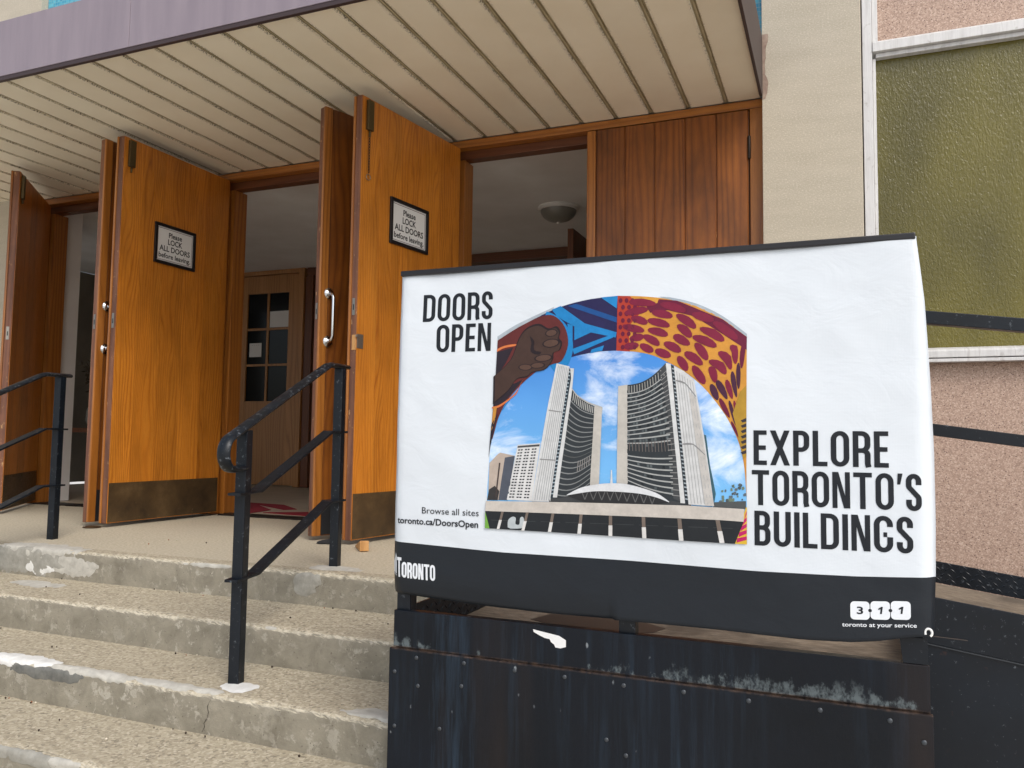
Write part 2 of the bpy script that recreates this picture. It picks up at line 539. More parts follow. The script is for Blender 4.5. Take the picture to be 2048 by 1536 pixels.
M['plate'] = plate_floor()
M['stain'] = plain('wet_stain', lin(72, 62, 54), 0.55)
M['vinyl_back'] = plain('vinyl_back', lin(225, 228, 232), 0.5)
def vinyl(name, col, spec=0.4, rough=0.5):
    g = N(name)
    v = g.coord('Object')
    x, y, z = g.sep(v)
    wv = g.math('ADD', g.math('SINE', g.math('MULTIPLY', x, 2100.0)), g.math('SINE', g.math('MULTIPLY', z, 2100.0)))
    w2 = g.noise(g.coord('Object', (1, 1, 1.4)), 9.0, 4, 0.55, 0.6)
    g.set(Base_Color=col, Roughness=rough)
    g.p.inputs['Specular IOR Level'].default_value = spec
    b1 = g.new('Bump'); g.put(b1, 'Height', wv); b1.inputs['Strength'].default_value = 0.06; b1.inputs['Distance'].default_value = 0.0006
    g.bump(w2, 0.22, 0.012, b1.outputs[0])
    return g.m
M['vinyl'] = vinyl('white_vinyl', lin(209, 215, 220))
M['vinyl_black'] = vinyl('black_print', lin(22, 28, 35), 0.35, 0.42)
_inks = {}
def ink(r, g_, b):
    k = (r, g_, b)
    if k not in _inks:
        q = N('ink_%02x%02x%02x' % k)
        base = tuple(c_ * 0.86 for c_ in lin(*k)[:3]) + (1,)
        nn = q.noise(q.coord('Object'), 42.0, 6, 0.75)
        q.set(Base_Color=q.mix(1.0, base, q.ramp(nn, [(0.25, 0.72), (0.75, 1.0)]), 'MULTIPLY'), Roughness=0.5)
        q.p.inputs['Specular IOR Level'].default_value = 0.3
        _inks[k] = q.m
    return _inks[k]
def print_sky():
    g = N('printed_sky')
    v = g.coord('Object', (1, 1, 1.0), rot=(0, math.radians(35), 0))
    n = g.noise(g.coord('Object', (0.55, 1, 1.0), rot=(0, math.radians(-38), 0)), 11.0, 6, 0.66, 0.5)
    b = g.noise(v, 4.2, 2)
    z = g.sep(g.coord('Object'))[2]
    blue = g.ramp(g.math('MULTIPLY', g.math('SUBTRACT', z, 0.38), 2.3), [(0.0, lin(120, 186, 232)), (1.0, lin(36, 116, 200))])
    k = g.math('ADD', n, g.math('MULTIPLY', g.math('SUBTRACT', b, 0.5), 0.75))
    x = g.sep(g.coord('Object'))[0]
    for cx, cz, rr, am in ((-0.485, 0.735, 0.13, 0.30), (-0.53, 0.64, 0.08, 0.24), (-0.225, 0.52, 0.09, 0.26), (-0.255, 0.62, 0.06, 0.16), (-0.735, 0.52, 0.07, 0.22), (-0.69, 0.68, 0.11, -0.16)):
        dx_, dz_ = g.math('SUBTRACT', x, cx), g.math('SUBTRACT', z, cz)
        dd = g.math('SQRT', g.math('ADD', g.math('MULTIPLY', dx_, dx_), g.math('MULTIPLY', dz_, dz_)))
        k = g.math('MULTIPLY_ADD', g.math('MAXIMUM', g.math('SUBTRACT', 1.0, g.math('DIVIDE', dd, rr)), 0.0), am, k)
    c = g.mix(g.ramp(k, [(0.52, 0.0), (0.78, 0.95)]), blue, lin(232, 239, 246))
    g.set(Base_Color=c, Roughness=0.5)
    return g.m
M['print_sky'] = print_sky()
M['chrome'] = plain('chrome', (0.62, 0.64, 0.66, 1), 0.16, 1.0)
M['dull_metal'] = plain('dull_metal', lin(150, 146, 138), 0.38, 0.9)
M['panel_bolt'] = plain('painted_bolt', lin(70, 74, 78), 0.45, 0.5)
M['old_brass'] = plain('old_brass', lin(98, 86, 60), 0.45, 0.8)
M['iron'] = plain('dark_iron', lin(46, 40, 36), 0.5, 0.6)
def kick():
    g = N('bronze_kick_plate')
    v = g.coord('Object', rnd=13.0)
    c = g.ramp(g.noise(v, 6.0, 5, 0.65), [(0.3, lin(60, 46, 31)), (0.55, lin(86, 67, 43)), (0.75, lin(108, 86, 58))])
    s = g.noise(g.coord('Object', (0.25, 1, 1), rnd=13.0), 90.0, 4, 0.75)
    c = g.mix(g.ramp(s, [(0.68, 0.0), (0.74, 0.6)]), c, lin(168, 152, 124))
    g.set(Base_Color=c, Roughness=g.ramp(s, [(0.3, 0.32), (0.7, 0.5)]), Metallic=0.25)
    return g.m
M['kick'] = kick()
M['kick_dark'] = plain('black_kick_plate', lin(50, 50, 52), 0.45, 0.3)
def plaster(name, a, b, r=0.9):
    g = N(name)
    v = g.coord('Object')
    g.set(Base_Color=g.ramp(g.noise(v, 3.0, 4), [(0.3, a), (0.7, b)]), Roughness=r)
    g.bump(g.noise(v, 25.0, 3), 0.12, 0.006)
    return g.m
M['plaster'] = plaster('plaster', lin(220, 218, 214), lin(231, 230, 228))
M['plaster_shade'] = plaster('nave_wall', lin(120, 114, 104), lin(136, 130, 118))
M['terrazzo'] = plaster('vestibule_floor', lin(172, 158, 138), lin(190, 176, 156), 0.5)
M['red_mat'] = plain('red_mat', lin(140, 28, 44), 0.95)
M['paper'] = plain('paper', lin(222, 222, 220), 0.7)
M['black_frame'] = plain('black_frame', lin(24, 22, 24), 0.35)
M['black_ink'] = plain('black_ink', lin(26, 26, 28), 0.6)
M['inner_line'] = plain('maroon_line', lin(90, 40, 48), 0.6)
M['dark_glass'] = plain('dark_glass', lin(10, 12, 14), 0.12, 0, 0.2)
M['frost'] = plain('frosted_glass', lin(120, 118, 110), 0.3)
M['lamp_white'] = plain('lamp_metal', lin(214, 212, 206), 0.4)
M['rubber'] = plain('rubber', lin(34, 34, 36), 0.7)
M['pine'] = oak('pine_wedge', lin(150, 100, 50), lin(196, 146, 88), lin(214, 168, 112), rough=0.6, fig=0.5, var=0, coat=0)
M['white_plastic'] = plain('white_plastic', lin(230, 230, 226), 0.35)
M['leaf_dry'] = plain('dry_leaf', lin(70, 58, 40), 0.8)
M['stem'] = plain('dry_stem', lin(60, 50, 34), 0.8)
M['sidewalk'] = plaster('sidewalk', lin(206, 201, 192), lin(218, 213, 205))

# ------------------------------------------------------------------ measurements (metres; landing at z = 0, viewer at x = y = 0)
F = 4.473            # face of the door frame
SOF = 2.44           # underside of the canopy
CAN_Y = 2.82         # canopy front
GROUND = -0.95
PITCH_X = 1.84       # one double door to the next

struct(MB().box(-60, 60, -60, 40, GROUND - 0.2, GROUND).build('ground', M['sidewalk']))

# ------------------------------------------------------------------ steps and landing
STEPS = [(0.0, 2.785), (-0.136, 2.418), (-0.272, 2.083), (-0.402, 1.762), (-0.538, 1.43), (-0.674, 1.10), (-0.81, 0.77)]
SX0, SX1 = -7.4, -1.02
steps = thing('front_steps', 'worn concrete entrance steps with a broad landing before the wooden doors', 'steps')
GRID = {}
def chip(x, seed):
    a = noise.noise(Vector((x * 5.1, seed * 3.7, 0.3)))
    b = noise.noise(Vector((x * 23.0, seed * 1.9, 4.1)))
    c = noise.noise(Vector((x * 70.0, seed * 5.3, 7.7)))
    return max(0.0, 0.0055 + 0.0045 * a + 0.0035 * b + 0.0025 * c)
def make_step(k):
    zt, yf = STEPS[k]
    yb = STEPS[k - 1][1] + 0.01 if k else 4.6
    zb = STEPS[k + 1][0] - 0.01 if k + 1 < len(STEPS) else GROUND
    fine = k < 4
    nx = int((SX1 - SX0) / (0.012 if fine else 0.08))
    prof = []
    ty = yf + 0.05
    back = []
    y = yb
    if k == 0:
        while y > ty + 0.22: back.append(y); y -= 0.12
    while y > ty: back.append(y); y -= (0.014 if fine else 0.06)
    prof = [('t', q) for q in back]
    for q in (0.046, 0.036, 0.027, 0.019): prof.append(('t', yf + q))
    for a in (0, 18, 36, 54, 72, 90): prof.append(('n', math.radians(a)))
    q = zt - 0.036
    while q > zb: prof.append(('r', q)); q -= (0.011 if fine else 0.04)
    prof.append(('r', zb))
    verts = []
    for i in range(nx + 1):
        x = SX0 + (SX1 - SX0) * i / nx
        e = chip(x, k) * (1.25 if k >= 2 else 1.0)
        sag = 0.004 * noise.noise(Vector((x * 0.7, k * 2.0, 9.0)))
        R = 0.010 + e
        for kind, p in prof:
            if kind == 't':
                zz = zt + sag
                d = p - yf
                if d < 0.03: zz -= e * 0.35 * (1 - d / 0.03)
                if fine: zz += 0.0011 * noise.noise(Vector((x * 45, p * 45, k)))
                verts.append((x, p, zz))
            elif kind == 'n':
                yy = yf + R - R * math.sin(p); zz = zt + sag - e * 0.35 - R + R * math.cos(p)
                if fine:
                    j = 0.0022 * noise.noise(Vector((x * 75, p * 2.5, k * 3.3)))
                    yy -= j; zz += j
                verts.append((x, yy, zz))
            else:
                j = 0.0013 * noise.noise(Vector((x * 30, p * 30, k * 5.1))) if fine else 0
                verts.append((x, yf + j, p))
    n = len(prof)
    faces = [(i * n + s, i * n + s + 1, (i + 1) * n + s + 1, (i + 1) * n + s) for i in range(nx) for s in range(n - 1)]
    me = bpy.data.meshes.new('step')
    me.from_pydata(verts, [], faces)
    me.polygons.foreach_set('use_smooth', [True] * len(faces))
    me.update()
    o = bpy.data.objects.new('landing' if k == 0 else 'step', me)
    C.objects.link(o); o.parent = steps
    me.materials.append(M['concrete'])
    if k == 0:
        me.materials.append(M['landing'])
        lim = len(back)
        for i, p in enumerate(me.polygons):
            if i % (n - 1) < lim - 3: p.material_index = 1
    GRID[k] = (verts, n, nx, prof, len(back))
    return o
for k in range(len(STEPS)):
    make_step(k)

def patch(k, xc, a, sc, b, mat, seed, h=0.003, name='mortar_patch'):
    """a skin of mortar over the nosing: sc = distance along the profile from the nose (m, + down the riser)"""
    verts, n, nx, prof, nb = GRID[k]
    V = [Vector(v) for v in verts]
    dx = (SX1 - SX0) / nx
    i0 = max(1, int((xc - a * 1.5 - SX0) / dx)); i1 = min(nx - 1, int((xc + a * 1.5 - SX0) / dx))
    nose = nb + 6
    ss = [0.0] * n
    base = [V[i0 * n + s] for s in range(n)]
    for s in range(1, n): ss[s] = ss[s - 1] + (base[s] - base[s - 1]).length
    off = ss[nose]
    out, idx = [], {}
    faces = []
    def q_of(i, s):
        x = SX0 + i * dx
        u = (x - xc) / a; w = (ss[s] - off - sc) / b
        return u * u + w * w + 0.9 * noise.noise(Vector((x * 13, ss[s] * 13, seed))) + 0.55 * noise.noise(Vector((x * 41, ss[s] * 41, seed))) + 0.25 * noise.noise(Vector((x * 95, ss[s] * 95, seed)))
    def vert(i, s):
        p = V[i * n + s]
        t1 = V[(i + 1) * n + s] - V[(i - 1) * n + s]
        t2 = V[i * n + min(n - 1, s + 1)] - V[i * n + max(0, s - 1)]
        nn = t2.cross(t1).normalized()
        if nn.z < -0.2 or nn.y > 0.3: nn = -nn
        q = q_of(i, s)
        hh = 0.0003 + h * min(1.0, max(0.0, (1 - q) * 2.0)) * (0.75 + 0.6 * noise.noise(Vector((p.x * 30, p.y * 30, p.z * 30 + seed))))
        return (p + nn * hh, q)
    cache = {}
    def cv(i, s):
        if (i, s) not in cache: cache[(i, s)] = vert(i, s)
        return cache[(i, s)]
    def emit(key, p):
        if key not in idx: idx[key] = len(out); out.append(p)
        return idx[key]
    for i in range(i0, i1):
        for s in range(1, n - 2):
            ring = [(i, s), (i, s + 1), (i + 1, s + 1), (i + 1, s)]
            cs = [cv(*r) for r in ring]
            if all(c[1] >= 1 for c in cs): continue
            f = []
            for k_ in range(4):
                (pa, qa), (pb, qb) = cs[k_], cs[(k_ + 1) % 4]
                if qa < 1: f.append(emit(ring[k_], pa))
                if (qa < 1) != (qb < 1):
                    t_ = (1 - qa) / (qb - qa)
                    f.append(emit((min(ring[k_], ring[(k_ + 1) % 4]), max(ring[k_], ring[(k_ + 1) % 4])), pa.lerp(pb, t_)))
            if len(f) > 2: faces.append(f)
    if not faces: return
    me = bpy.data.meshes.new(name)
    me.from_pydata(out, [], faces); me.materials.append(mat)
    me.polygons.foreach_set('use_smooth', [True] * len(faces)); me.update()
    o = bpy.data.objects.new(name, me); C.objects.link(o); o.parent = steps

patch(0, -3.62, 0.26, -0.03, 0.09, M['patch_pale'], 1.0)
patch(0, -3.74, 0.36, 0.06, 0.07, M['patch_grey'], 2.0, 0.004)
patch(0, -3.35, 0.15, 0.07, 0.045, M['patch_pale'], 12.0, 0.003)
patch(0, -3.60, 0.12, 0.09, 0.03, M['patch_white'], 22.0, 0.003)
patch(0, -2.03, 0.075, 0.045, 0.045, M['patch_grey'], 3.0, 0.004)
patch(0, -1.98, 0.13, -0.12, 0.06, M['patch_pale'], 4.0, 0.002)
patch(0, -2.55, 0.13, 0.010, 0.014, M['patch_pale'], 15.0, 0.002)
patch(1, -3.42, 0.15, -0.22, 0.06, M['patch_pale'], 5.0, 0.002)
patch(1, -1.92, 0.03, 0.0, 0.010, M['patch_pale'], 25.0, 0.002)
patch(2, -2.78, 0.22, -0.03, 0.04, M['patch_white'], 6.0, 0.005)
patch(2, -2.42, 0.20, -0.012, 0.03, M['patch_pale'], 7.0, 0.005)
patch(2, -2.62, 0.18, 0.022, 0.022, M['patch_dark'], 8.0, 0.003)
patch(2, -2.05, 0.20, -0.018, 0.024, M['patch_pale'], 9.0, 0.003)
patch(2, -1.84, 0.075, -0.085, 0.045, M['patch_white'], 10.0, 0.003)
patch(2, -1.28, 0.11, -0.04, 0.04, M['patch_pale'], 11.0, 0.003)
patch(3, -2.30, 0.20, 0.015, 0.022, M['patch_grey'], 13.0, 0.004)
patch(3, -2.12, 0.07, 0.012, 0.02, M['patch_pale'], 33.0, 0.004)
patch(3, -1.50, 0.15, -0.02, 0.025, M['patch_pale'], 14.0, 0.003)
M['crack'] = plain('crack', lin(52, 47, 40), 0.95)
def crack(k, x, z0, z1, seed, lean=0.0, w=0.0016):
    """an open crack running up a riser"""
    rc = random.Random(seed)
    yf = STEPS[k][1] - 0.0016
    n = 12
    pts = []
    px = x
    for i in range(n + 1):
        f = i / n
        px += rc.uniform(-0.006, 0.006) + lean / n
        pts.append((px, z0 + (z1 - z0) * f, w * (0.35 + 0.9 * rc.random()) * (1 - 0.6 * abs(2 * f - 1))))
    vs = [(p[0] - p[2], yf, p[1]) for p in pts] + [(p[0] + p[2], yf, p[1]) for p in pts]
    mbk = MB(); mbk.add(vs, [(i, i + 1, n + 2 + i, n + 1 + i) for i in range(n)])
    mbk.build('crack', M['crack'], steps)
crack(2, -1.905, -0.395, -0.285, 5, 0.02)
crack(0, -3.36, -0.105, -0.045, 6, 0.18, 0.0013)
crack(0, -3.53, -0.09, -0.02, 7, 0.03, 0.0014)
crack(0, -3.66, -0.115, -0.085, 8, 0.12, 0.0016)
crack(0, -2.02, -0.085, -0.05, 9, 0.06, 0.0016)
crack(0, -1.99, -0.13, -0.10, 10, 0.012, 0.0008)
# grit and leaf crumbs lying on the treads
mb = MB()
rg = random.Random(3)
for k in range(0, 4):
    zt, yf = STEPS[k]; yb = STEPS[k - 1][1] if k else 3.3
    for _ in range(20 if k else 7):
        x = rg.uniform(-3.6, -1.15); y = rg.uniform(yf + 0.03, yb - 0.02)
        if rg.random() < 0.6: y = yb - rg.uniform(0.008, 0.03)
        r = rg.uniform(0.002, 0.0055); a = rg.uniform(0, 6.28)
        m = rg.choice((0, 0, 0, 1, 1, 2))
        e = rg.uniform(0.35, 1.0)
        ring = [(x + r * math.cos(a + t) * (1.0), y + r * e * math.sin(a + t), zt + 0.0045 + r * 0.2 * math.sin(t * 2)) for t in (0, 1.3, 2.4, 3.5, 4.9)]
        mb.add(ring + [(x, y, zt + 0.005 + r * 0.8), (x, y, zt - 0.002)], [(i, (i + 1) % 5, 5) for i in range(5)] + [((i + 1) % 5, i, 6) for i in range(5)], m)
deb = (mb.build('grit', [plain('dark_crumb', lin(58, 46, 36), 0.9), plain('pale_grit', lin(206, 196, 176), 0.9), plain('rust_leaf', lin(146, 92, 62), 0.9)]))
tag(deb, 'scattered dark crumbs and pale grit lying on the concrete steps', 'grit')
stuff(deb)

# ------------------------------------------------------------------ facade: piers, wall above, window
pier_r = thing('stone_pier', 'beige stone pier between the doors and the amber window', 'pier', (0, 0, 0))
box('shaft', M['pier'], -0.358, 0.134, 4.40, 4.86, GROUND, 6.0, pier_r, 0.004)
pier_l = thing('stone_pier', 'pale stone pier at the far left beyond the last door', 'pier')
box('shaft', M['pier'], -7.2, -5.985, 4.40, 4.86, GROUND, 6.0, pier_l, 0.004)
upper = thing('upper_wall', 'turquoise mosaic wall rising above the canopy', 'wall')
box('mosaic_panel', M['mosaic'], -5.983, -0.36, 4.46, 4.86, 2.50, 6.0, upper, 0)

wall = thing('window_wall', 'pink speckled granite wall around the amber window by the ramp', 'wall')
box('granite_panel', M['granite'], 0.137, 3.6, 4.45, 4.60, GROUND, 0.975, wall, 0.003)
box('granite_panel', M['granite'], 0.215, 3.6, 4.45, 4.60, 2.635, 6.0, wall, 0.003)
win = thing('window', 'large olive amber patterned glass window in a white metal frame', 'window')
box('jamb', M['frame'], 0.140, 0.186, 4.405, 4.52, 0.977, 6.0, win, 0.003)
box('glazing_bead', M['frame'], 0.188, 0.203, 4.432, 4.48, 1.047, 2.545, win, 0.002)
box('cover_strip', M['frame'], 0.188, 0.2142, 4.425, 4.52, 2.634, 6.0, win, 0.002)
mbx = MB(); mbx.prism([(4.40, 2.57), (4.40, 2.618), (4.42, 2.632), (4.50, 2.632), (4.50, 2.57)], 'x', 0.1875, 3.6)
mbx.build('head', M['frame'], win, 0.003)
box('head_bead', M['frame'], 0.204, 3.6, 4.425, 4.49, 2.547, 2.568, win, 0.002)
mbx = MB(); mbx.prism([(4.385, 0.980), (4.385, 1.012), (4.40, 1.022), (4.50, 1.045), (4.50, 0.980)], 'x', 0.1875, 3.6)
mbx.build('sill', M['frame'], win, 0.003)
box('sill_drip', M['frame'], 0.1875, 3.6, 4.38, 4.44, 0.958, 0.974, win, 0.002)
box('pane', M['amber'], 0.195, 1.9, 4.462, 4.474, 1.03, 2.556, win, 0)
box('mullion', M['frame'], 1.902, 1.96, 4.42, 4.50, 1.0475, 2.546, win, 0.003)
box('pane', M['amber'], 1.962, 3.6, 4.462, 4.474, 1.03, 2.556, win, 0)
# ------------------------------------------------------------------ canopy
can = thing('entrance_canopy', 'flat canopy with mauve metal fascia and beige slatted soffit over the doors', 'canopy')
CX0, CX1 = -7.1, -0.372
box('deck', M['fascia_dark'], CX0, CX1, CAN_Y + 0.02, F - 0.03, SOF + 0.03, 2.74, can, 0)
box('groove_backing', M['groove'], CX0, CX1 - 0.01, CAN_Y + 0.012, F + 0.02, SOF + 0.010, SOF + 0.028, can, 0)
bw_ = 0.184
me0 = None
xs = [-0.555 - 0.2098 * k for k in range(0, 31)]        # groove centres
for k, xg in enumerate(xs):
    xc = xg - 0.2098 / 2
    if me0 is None:
        b = MB()
        b.prism([(-bw_ / 2, 0.008), (-bw_ / 2 + 0.004, 0), (bw_ / 2 - 0.004, 0), (bw_ / 2, 0.008)], 'y', CAN_Y + 0.013, F - 0.004)
        o = b.build('soffit_board', M['soffit'], can)
        me0 = o.data
        b = MB(); b.box(-0.0035, 0.0035, CAN_Y + 0.02, F - 0.006, 0, 0.006)
        o2 = b.build('groove_rib', M['groove'], can)
        me1 = o2.data
    else:
        o = bpy.data.objects.new('soffit_board', me0); C.objects.link(o); o.parent = can
        o2 = bpy.data.objects.new('groove_rib', me1); C.objects.link(o2); o2.parent = can
    o.location = (xc, 0, SOF + random.uniform(-0.0012, 0.0006)); o2.location = (xg, 0, SOF + 0.004)
xa, xb = -0.555 + 0.0128, CX1 - 0.002
b = MB(); b.box((xa - xb) / 2, (xb - xa) / 2, CAN_Y + 0.013, F - 0.004, 0, 0.008)
o = b.build('soffit_board', M['soffit'], can)
o.location = ((xa + xb) / 2, 0, SOF)
fx = [CX0, -5.62, -3.19, -0.76, -0.356]
for a, b_ in zip(fx[:-1], fx[1:]):
    mbx = MB()
    mbx.prism([(CAN_Y - 0.012, SOF + 0.002), (CAN_Y - 0.012, 2.748), (CAN_Y + 0.012, 2.756), (CAN_Y + 0.012, SOF + 0.002)], 'x', a + 0.0012, b_ - 0.0012)
    mbx.build('fascia_panel', M['fascia'], can, 0.002)
box('drip_edge', M['fascia_dark'], CX0, -0.356, CAN_Y - 0.009, CAN_Y + 0.012, SOF - 0.020, SOF + 0.0015, can, 0.002)
box('side_trim', M['fascia_dark'], -0.3715, -0.356, CAN_Y + 0.0125, 4.398, SOF - 0.022, 2.75, can, 0.002)

sm = MB()
rs_ = random.Random(4)
lo_, hi_ = [], []
for k in range(25):
    z = 2.40 + 0.36 * k / 24
    wd = 0.012 + 0.014 * max(0, math.sin(k * 0.35)) + rs_.uniform(0, 0.006)
    lo_.append((-0.3545, 4.3985, z)); hi_.append((-0.3545 + wd, 4.3985, z))
sm.add(lo_ + hi_, [(k, k + 1, 26 + k, 25 + k) for k in range(24)])
sm.build('sealant_smear', patch_mat('stained_sealant', lin(132, 108, 96), lin(168, 148, 132)), can)
# ------------------------------------------------------------------ door frames (one set of jambs, three double doors)
fr = thing('timber_surround', 'oak frame of posts and head holding the three double doors', 'surround')
XL = [-2.235 - PITCH_X * k for k in range(3)]           # left pivots, right opening first
XR = [-0.434 - PITCH_X * k for k in range(3)]           # right pivots
box('head_rail', M['oak_head'], -5.983, -0.3595, F, 4.60, 2.39, 2.436, fr, 0.003)
box('stop_rail', M['oak_dark_head'], -5.983, -0.3595, 4.535, 4.615, 2.335, 2.389, fr, 0.003)
box('jamb', M['oak_frame'], -0.434 + 0.004, -0.3595, F, 4.60, 0.004, 2.3885, fr, 0.003)
box('jamb', M['oak_frame'], -5.983, XL[2] - 0.004, F, 4.60, 0.004, 2.3885, fr, 0.003)
for k in (0, 1):
    box('jamb', M['oak_frame'], XR[k + 1] + 0.004, XL[k] - 0.004, F, 4.60, 0.004, 2.3885, fr, 0.003)
for k in range(3):
    box('door_stop', M['oak_frame'], XL[k] - 0.002, XL[k] + 0.045, 4.5355, 4.66, 0.004, 2.334, fr, 0.003)
    box('door_stop', M['oak_frame'], XR[k] - 0.045, XR[k] + 0.002, 4.5355, 4.66, 0.004, 2.334, fr, 0.003)
    box('threshold', M['iron'], XL[k] + 0.05, XR[k] - 0.05, 4.47, 4.60, -0.004, 0.010, fr, 0.003)

# ------------------------------------------------------------------ door leaves
LEN, TH, H0, H1 = 0.918, 0.048, 0.022, 2.383
def make_leaf(label, loc, ang, side, inner=True):
    """side = +1 leaf runs to +x from a left pivot, -1 to -x from a right pivot; outer face at y=0, inner at y=TH"""
    t = thing('oak_door', label, 'door', loc, ang, 'open and closed oak entrance doors')
    def bx(name, mat, a, b, y0, y1, z0, z1, bev=0.002, par=t):
        x0, x1 = sorted((a * side, b * side))
        return box(name, mat, x0, x1, y0, y1, z0, z1, par, bev)
    bx('core', M['oak_edge'], 0.003, LEN, 0.006, TH - 0.003, H0, H1, 0.003)
    n = 5
    for k in range(n):
        a, b = 0.004 + (LEN - 0.052) * k / n, 0.004 + (LEN - 0.052) * (k + 1) / n
        mb = MB()
        x0, x1 = sorted((a * side, b * side))
        mb.prism([(x0 + 0.0008, 0.0062), (x0 + 0.0008, 0.0056), (x0 + 0.0062, -0.0005), (x1 - 0.0062, -0.0005), (x1 - 0.0008, 0.0056), (x1 - 0.0008, 0.0062)], 'z', H0 + 0.001, H1 - 0.001)
        mb.build('plank', M['oak_out'], t)
    bx('astragal', M['oak_frame'], LEN - 0.046, LEN + 0.006, -0.009, 0.0061, H0 + 0.001, H1 - 0.001, 0.005)
    cuts = [0.004, 0.215, 0.40, 0.585, 0.765, LEN - 0.003]
    for a, b in zip(cuts[:-1], cuts[1:]):
        bx('veneer_board', M['oak_in'], a + 0.0002, b - 0.0002, TH - 0.0028, TH, H0 + 0.002, H1 - 0.002, 0.0004)
    ik = bx('kick_plate', M['kick'], 0.012, LEN - 0.006, TH + 0.0002, TH + 0.0022, 0.028, 0.262, 0.0008)
    for sx in (0.03, 0.24, 0.46, 0.68, 0.89):
        for sz in (0.042, 0.248):
            MB().lathe([(0.005, 0), (0.004, 0.002), (0.0015, 0.003)], (sx * side, TH + 0.0022, sz), (0, 1, 0), 8).build('screw', M['old_brass'], ik, 0, True)
    bx('kick_plate', M['kick_dark'], 0.02, LEN - 0.05, -0.0030, -0.0008, 0.028, 0.215, 0.0008)
    for hz in (0.22, 1.2, 2.17):
        MB().lathe([(0.006, 0), (0.0085, 0.003), (0.0085, 0.125), (0.006, 0.128)], (-0.001 * side, -0.006, hz - 0.064), (0, 0, 1), 12).build('hinge', M['iron'], t, 0, True)
    # lock on the free edge and flush bolt let into its top
    lp = bx('lock_plate', M['dull_metal'], LEN + 0.0002, LEN + 0.0022, 0.016, 0.034, 1.195, 1.285, 0.0006)
    bx('keyhole', M['black_ink'], LEN + 0.0021, LEN + 0.003, 0.022, 0.028, 1.222, 1.252, 0.0, lp)
    return t, bx
def spring_bolt(bx, t, side, chain):
    bb = bx('spring_bolt', M['old_brass'], LEN - 0.075, LEN - 0.030, TH + 0.0005, TH + 0.020, 2.20, 2.365, 0.003)
    x = (LEN - 0.052) * side
    MB().lathe([(0.006, 0), (0.006, 0.03), (0.003, 0.036)], (x, TH + 0.010, 2.166), (0, 0, 1), 10).build('bolt_stem', M['old_brass'], bb, 0, True)
    if chain:
        mb = MB()
        z = 2.163
        k = 0
        while z > 1.965:
            pts = [(0.0045 * math.cos(a), 0.010 * math.sin(a)) for a in [i * math.pi / 4 for i in range(9)]]
            path = [(x + (p[0] if k % 2 else 0), TH + 0.010 + (0 if k % 2 else p[0]), z + p[1]) for p in pts]
            mb.tube(path, 0.0016, 6, 0, (1, 0, 0) if not k % 2 else (0, 1, 0))
            z -= 0.0155; k += 1
        mb.build('chain', M['iron'], bb, 0, True)
        path = [(x + 0.016 * math.cos(a), TH + 0.008, 1.945 + 0.016 * math.sin(a)) for a in [i * math.pi / 8 for i in range(17)]]
        MB().tube(path, 0.0022, 6, 0, (0, 1, 0)).build('pull_ring', M['dull_metal'], bb, 0, True)
def pull(bx, t, side):
    mb_root = None
    x = 0.862 * side
    bar = []
    for k in range(7):
        a = math.pi / 2 * k / 6
        bar.append((x, -0.008 - 0.042 * math.sin(a), 1.075 + 0.032 * (1 - math.cos(a))))
    top = [(p[0], p[1], 2 * 1.208 - p[2]) for p in bar][::-1]
    h = MB().tube(bar + top, 0.0092, 12, 0, (1, 0, 0)).build('pull_handle', M['chrome'], t, 0, True)
    for z in (1.075, 1.341):
        MB().lathe([(0.034, 0), (0.034, 0.002), (0.031, 0.009), (0.019, 0.017), (0.010, 0.021)], (x, -0.0006, z), (0, -1, 0), 24).build('rosette', M['chrome'], h, 0, True)

def lines_of_text(lines, mat, parent, name='lettering', plane='XZ', flip=1, y=0.0, bold=0.0):
    """lines: (text, cx, cz, cap height, total width or None), made into one mesh"""
    objs = []
    for txt, cx, cz, hgt, wid in lines:
        cu = bpy.data.curves.new('t', 'FONT')
        cu.body = txt; cu.align_x = 'CENTER'; cu.size = 1.0; cu.offset = bold
        cu.resolution_u = 3; cu.fill_mode = 'FRONT'
        ob = bpy.data.objects.new('t', cu); C.objects.link(ob)
        dg = bpy.context.evaluated_depsgraph_get()
        me = bpy.data.meshes.new_from_object(ob.evaluated_get(dg))
        xs_ = [v.co.x for v in me.vertices]
        w = max(xs_) - min(xs_)
        mx = (max(xs_) + min(xs_)) / 2
        sz = hgt / 0.70
        sx = wid / w if wid else sz
        objs.append(([((v.co.x - mx) * sx * flip + cx, y, v.co.y * sz + cz) for v in me.vertices], [list(p.vertices) for p in me.polygons]))
        bpy.data.objects.remove(ob); bpy.data.curves.remove(cu); bpy.data.meshes.remove(me)
    mb = MB()
    for vs, fs in objs: mb.add(vs, fs)
    me = bpy.data.meshes.new(name)
    me.from_pydata(mb.v, [], mb.f); me.materials.append(mat)
    o = bpy.data.objects.new(name, me); C.objects.link(o); o.parent = parent
    return o

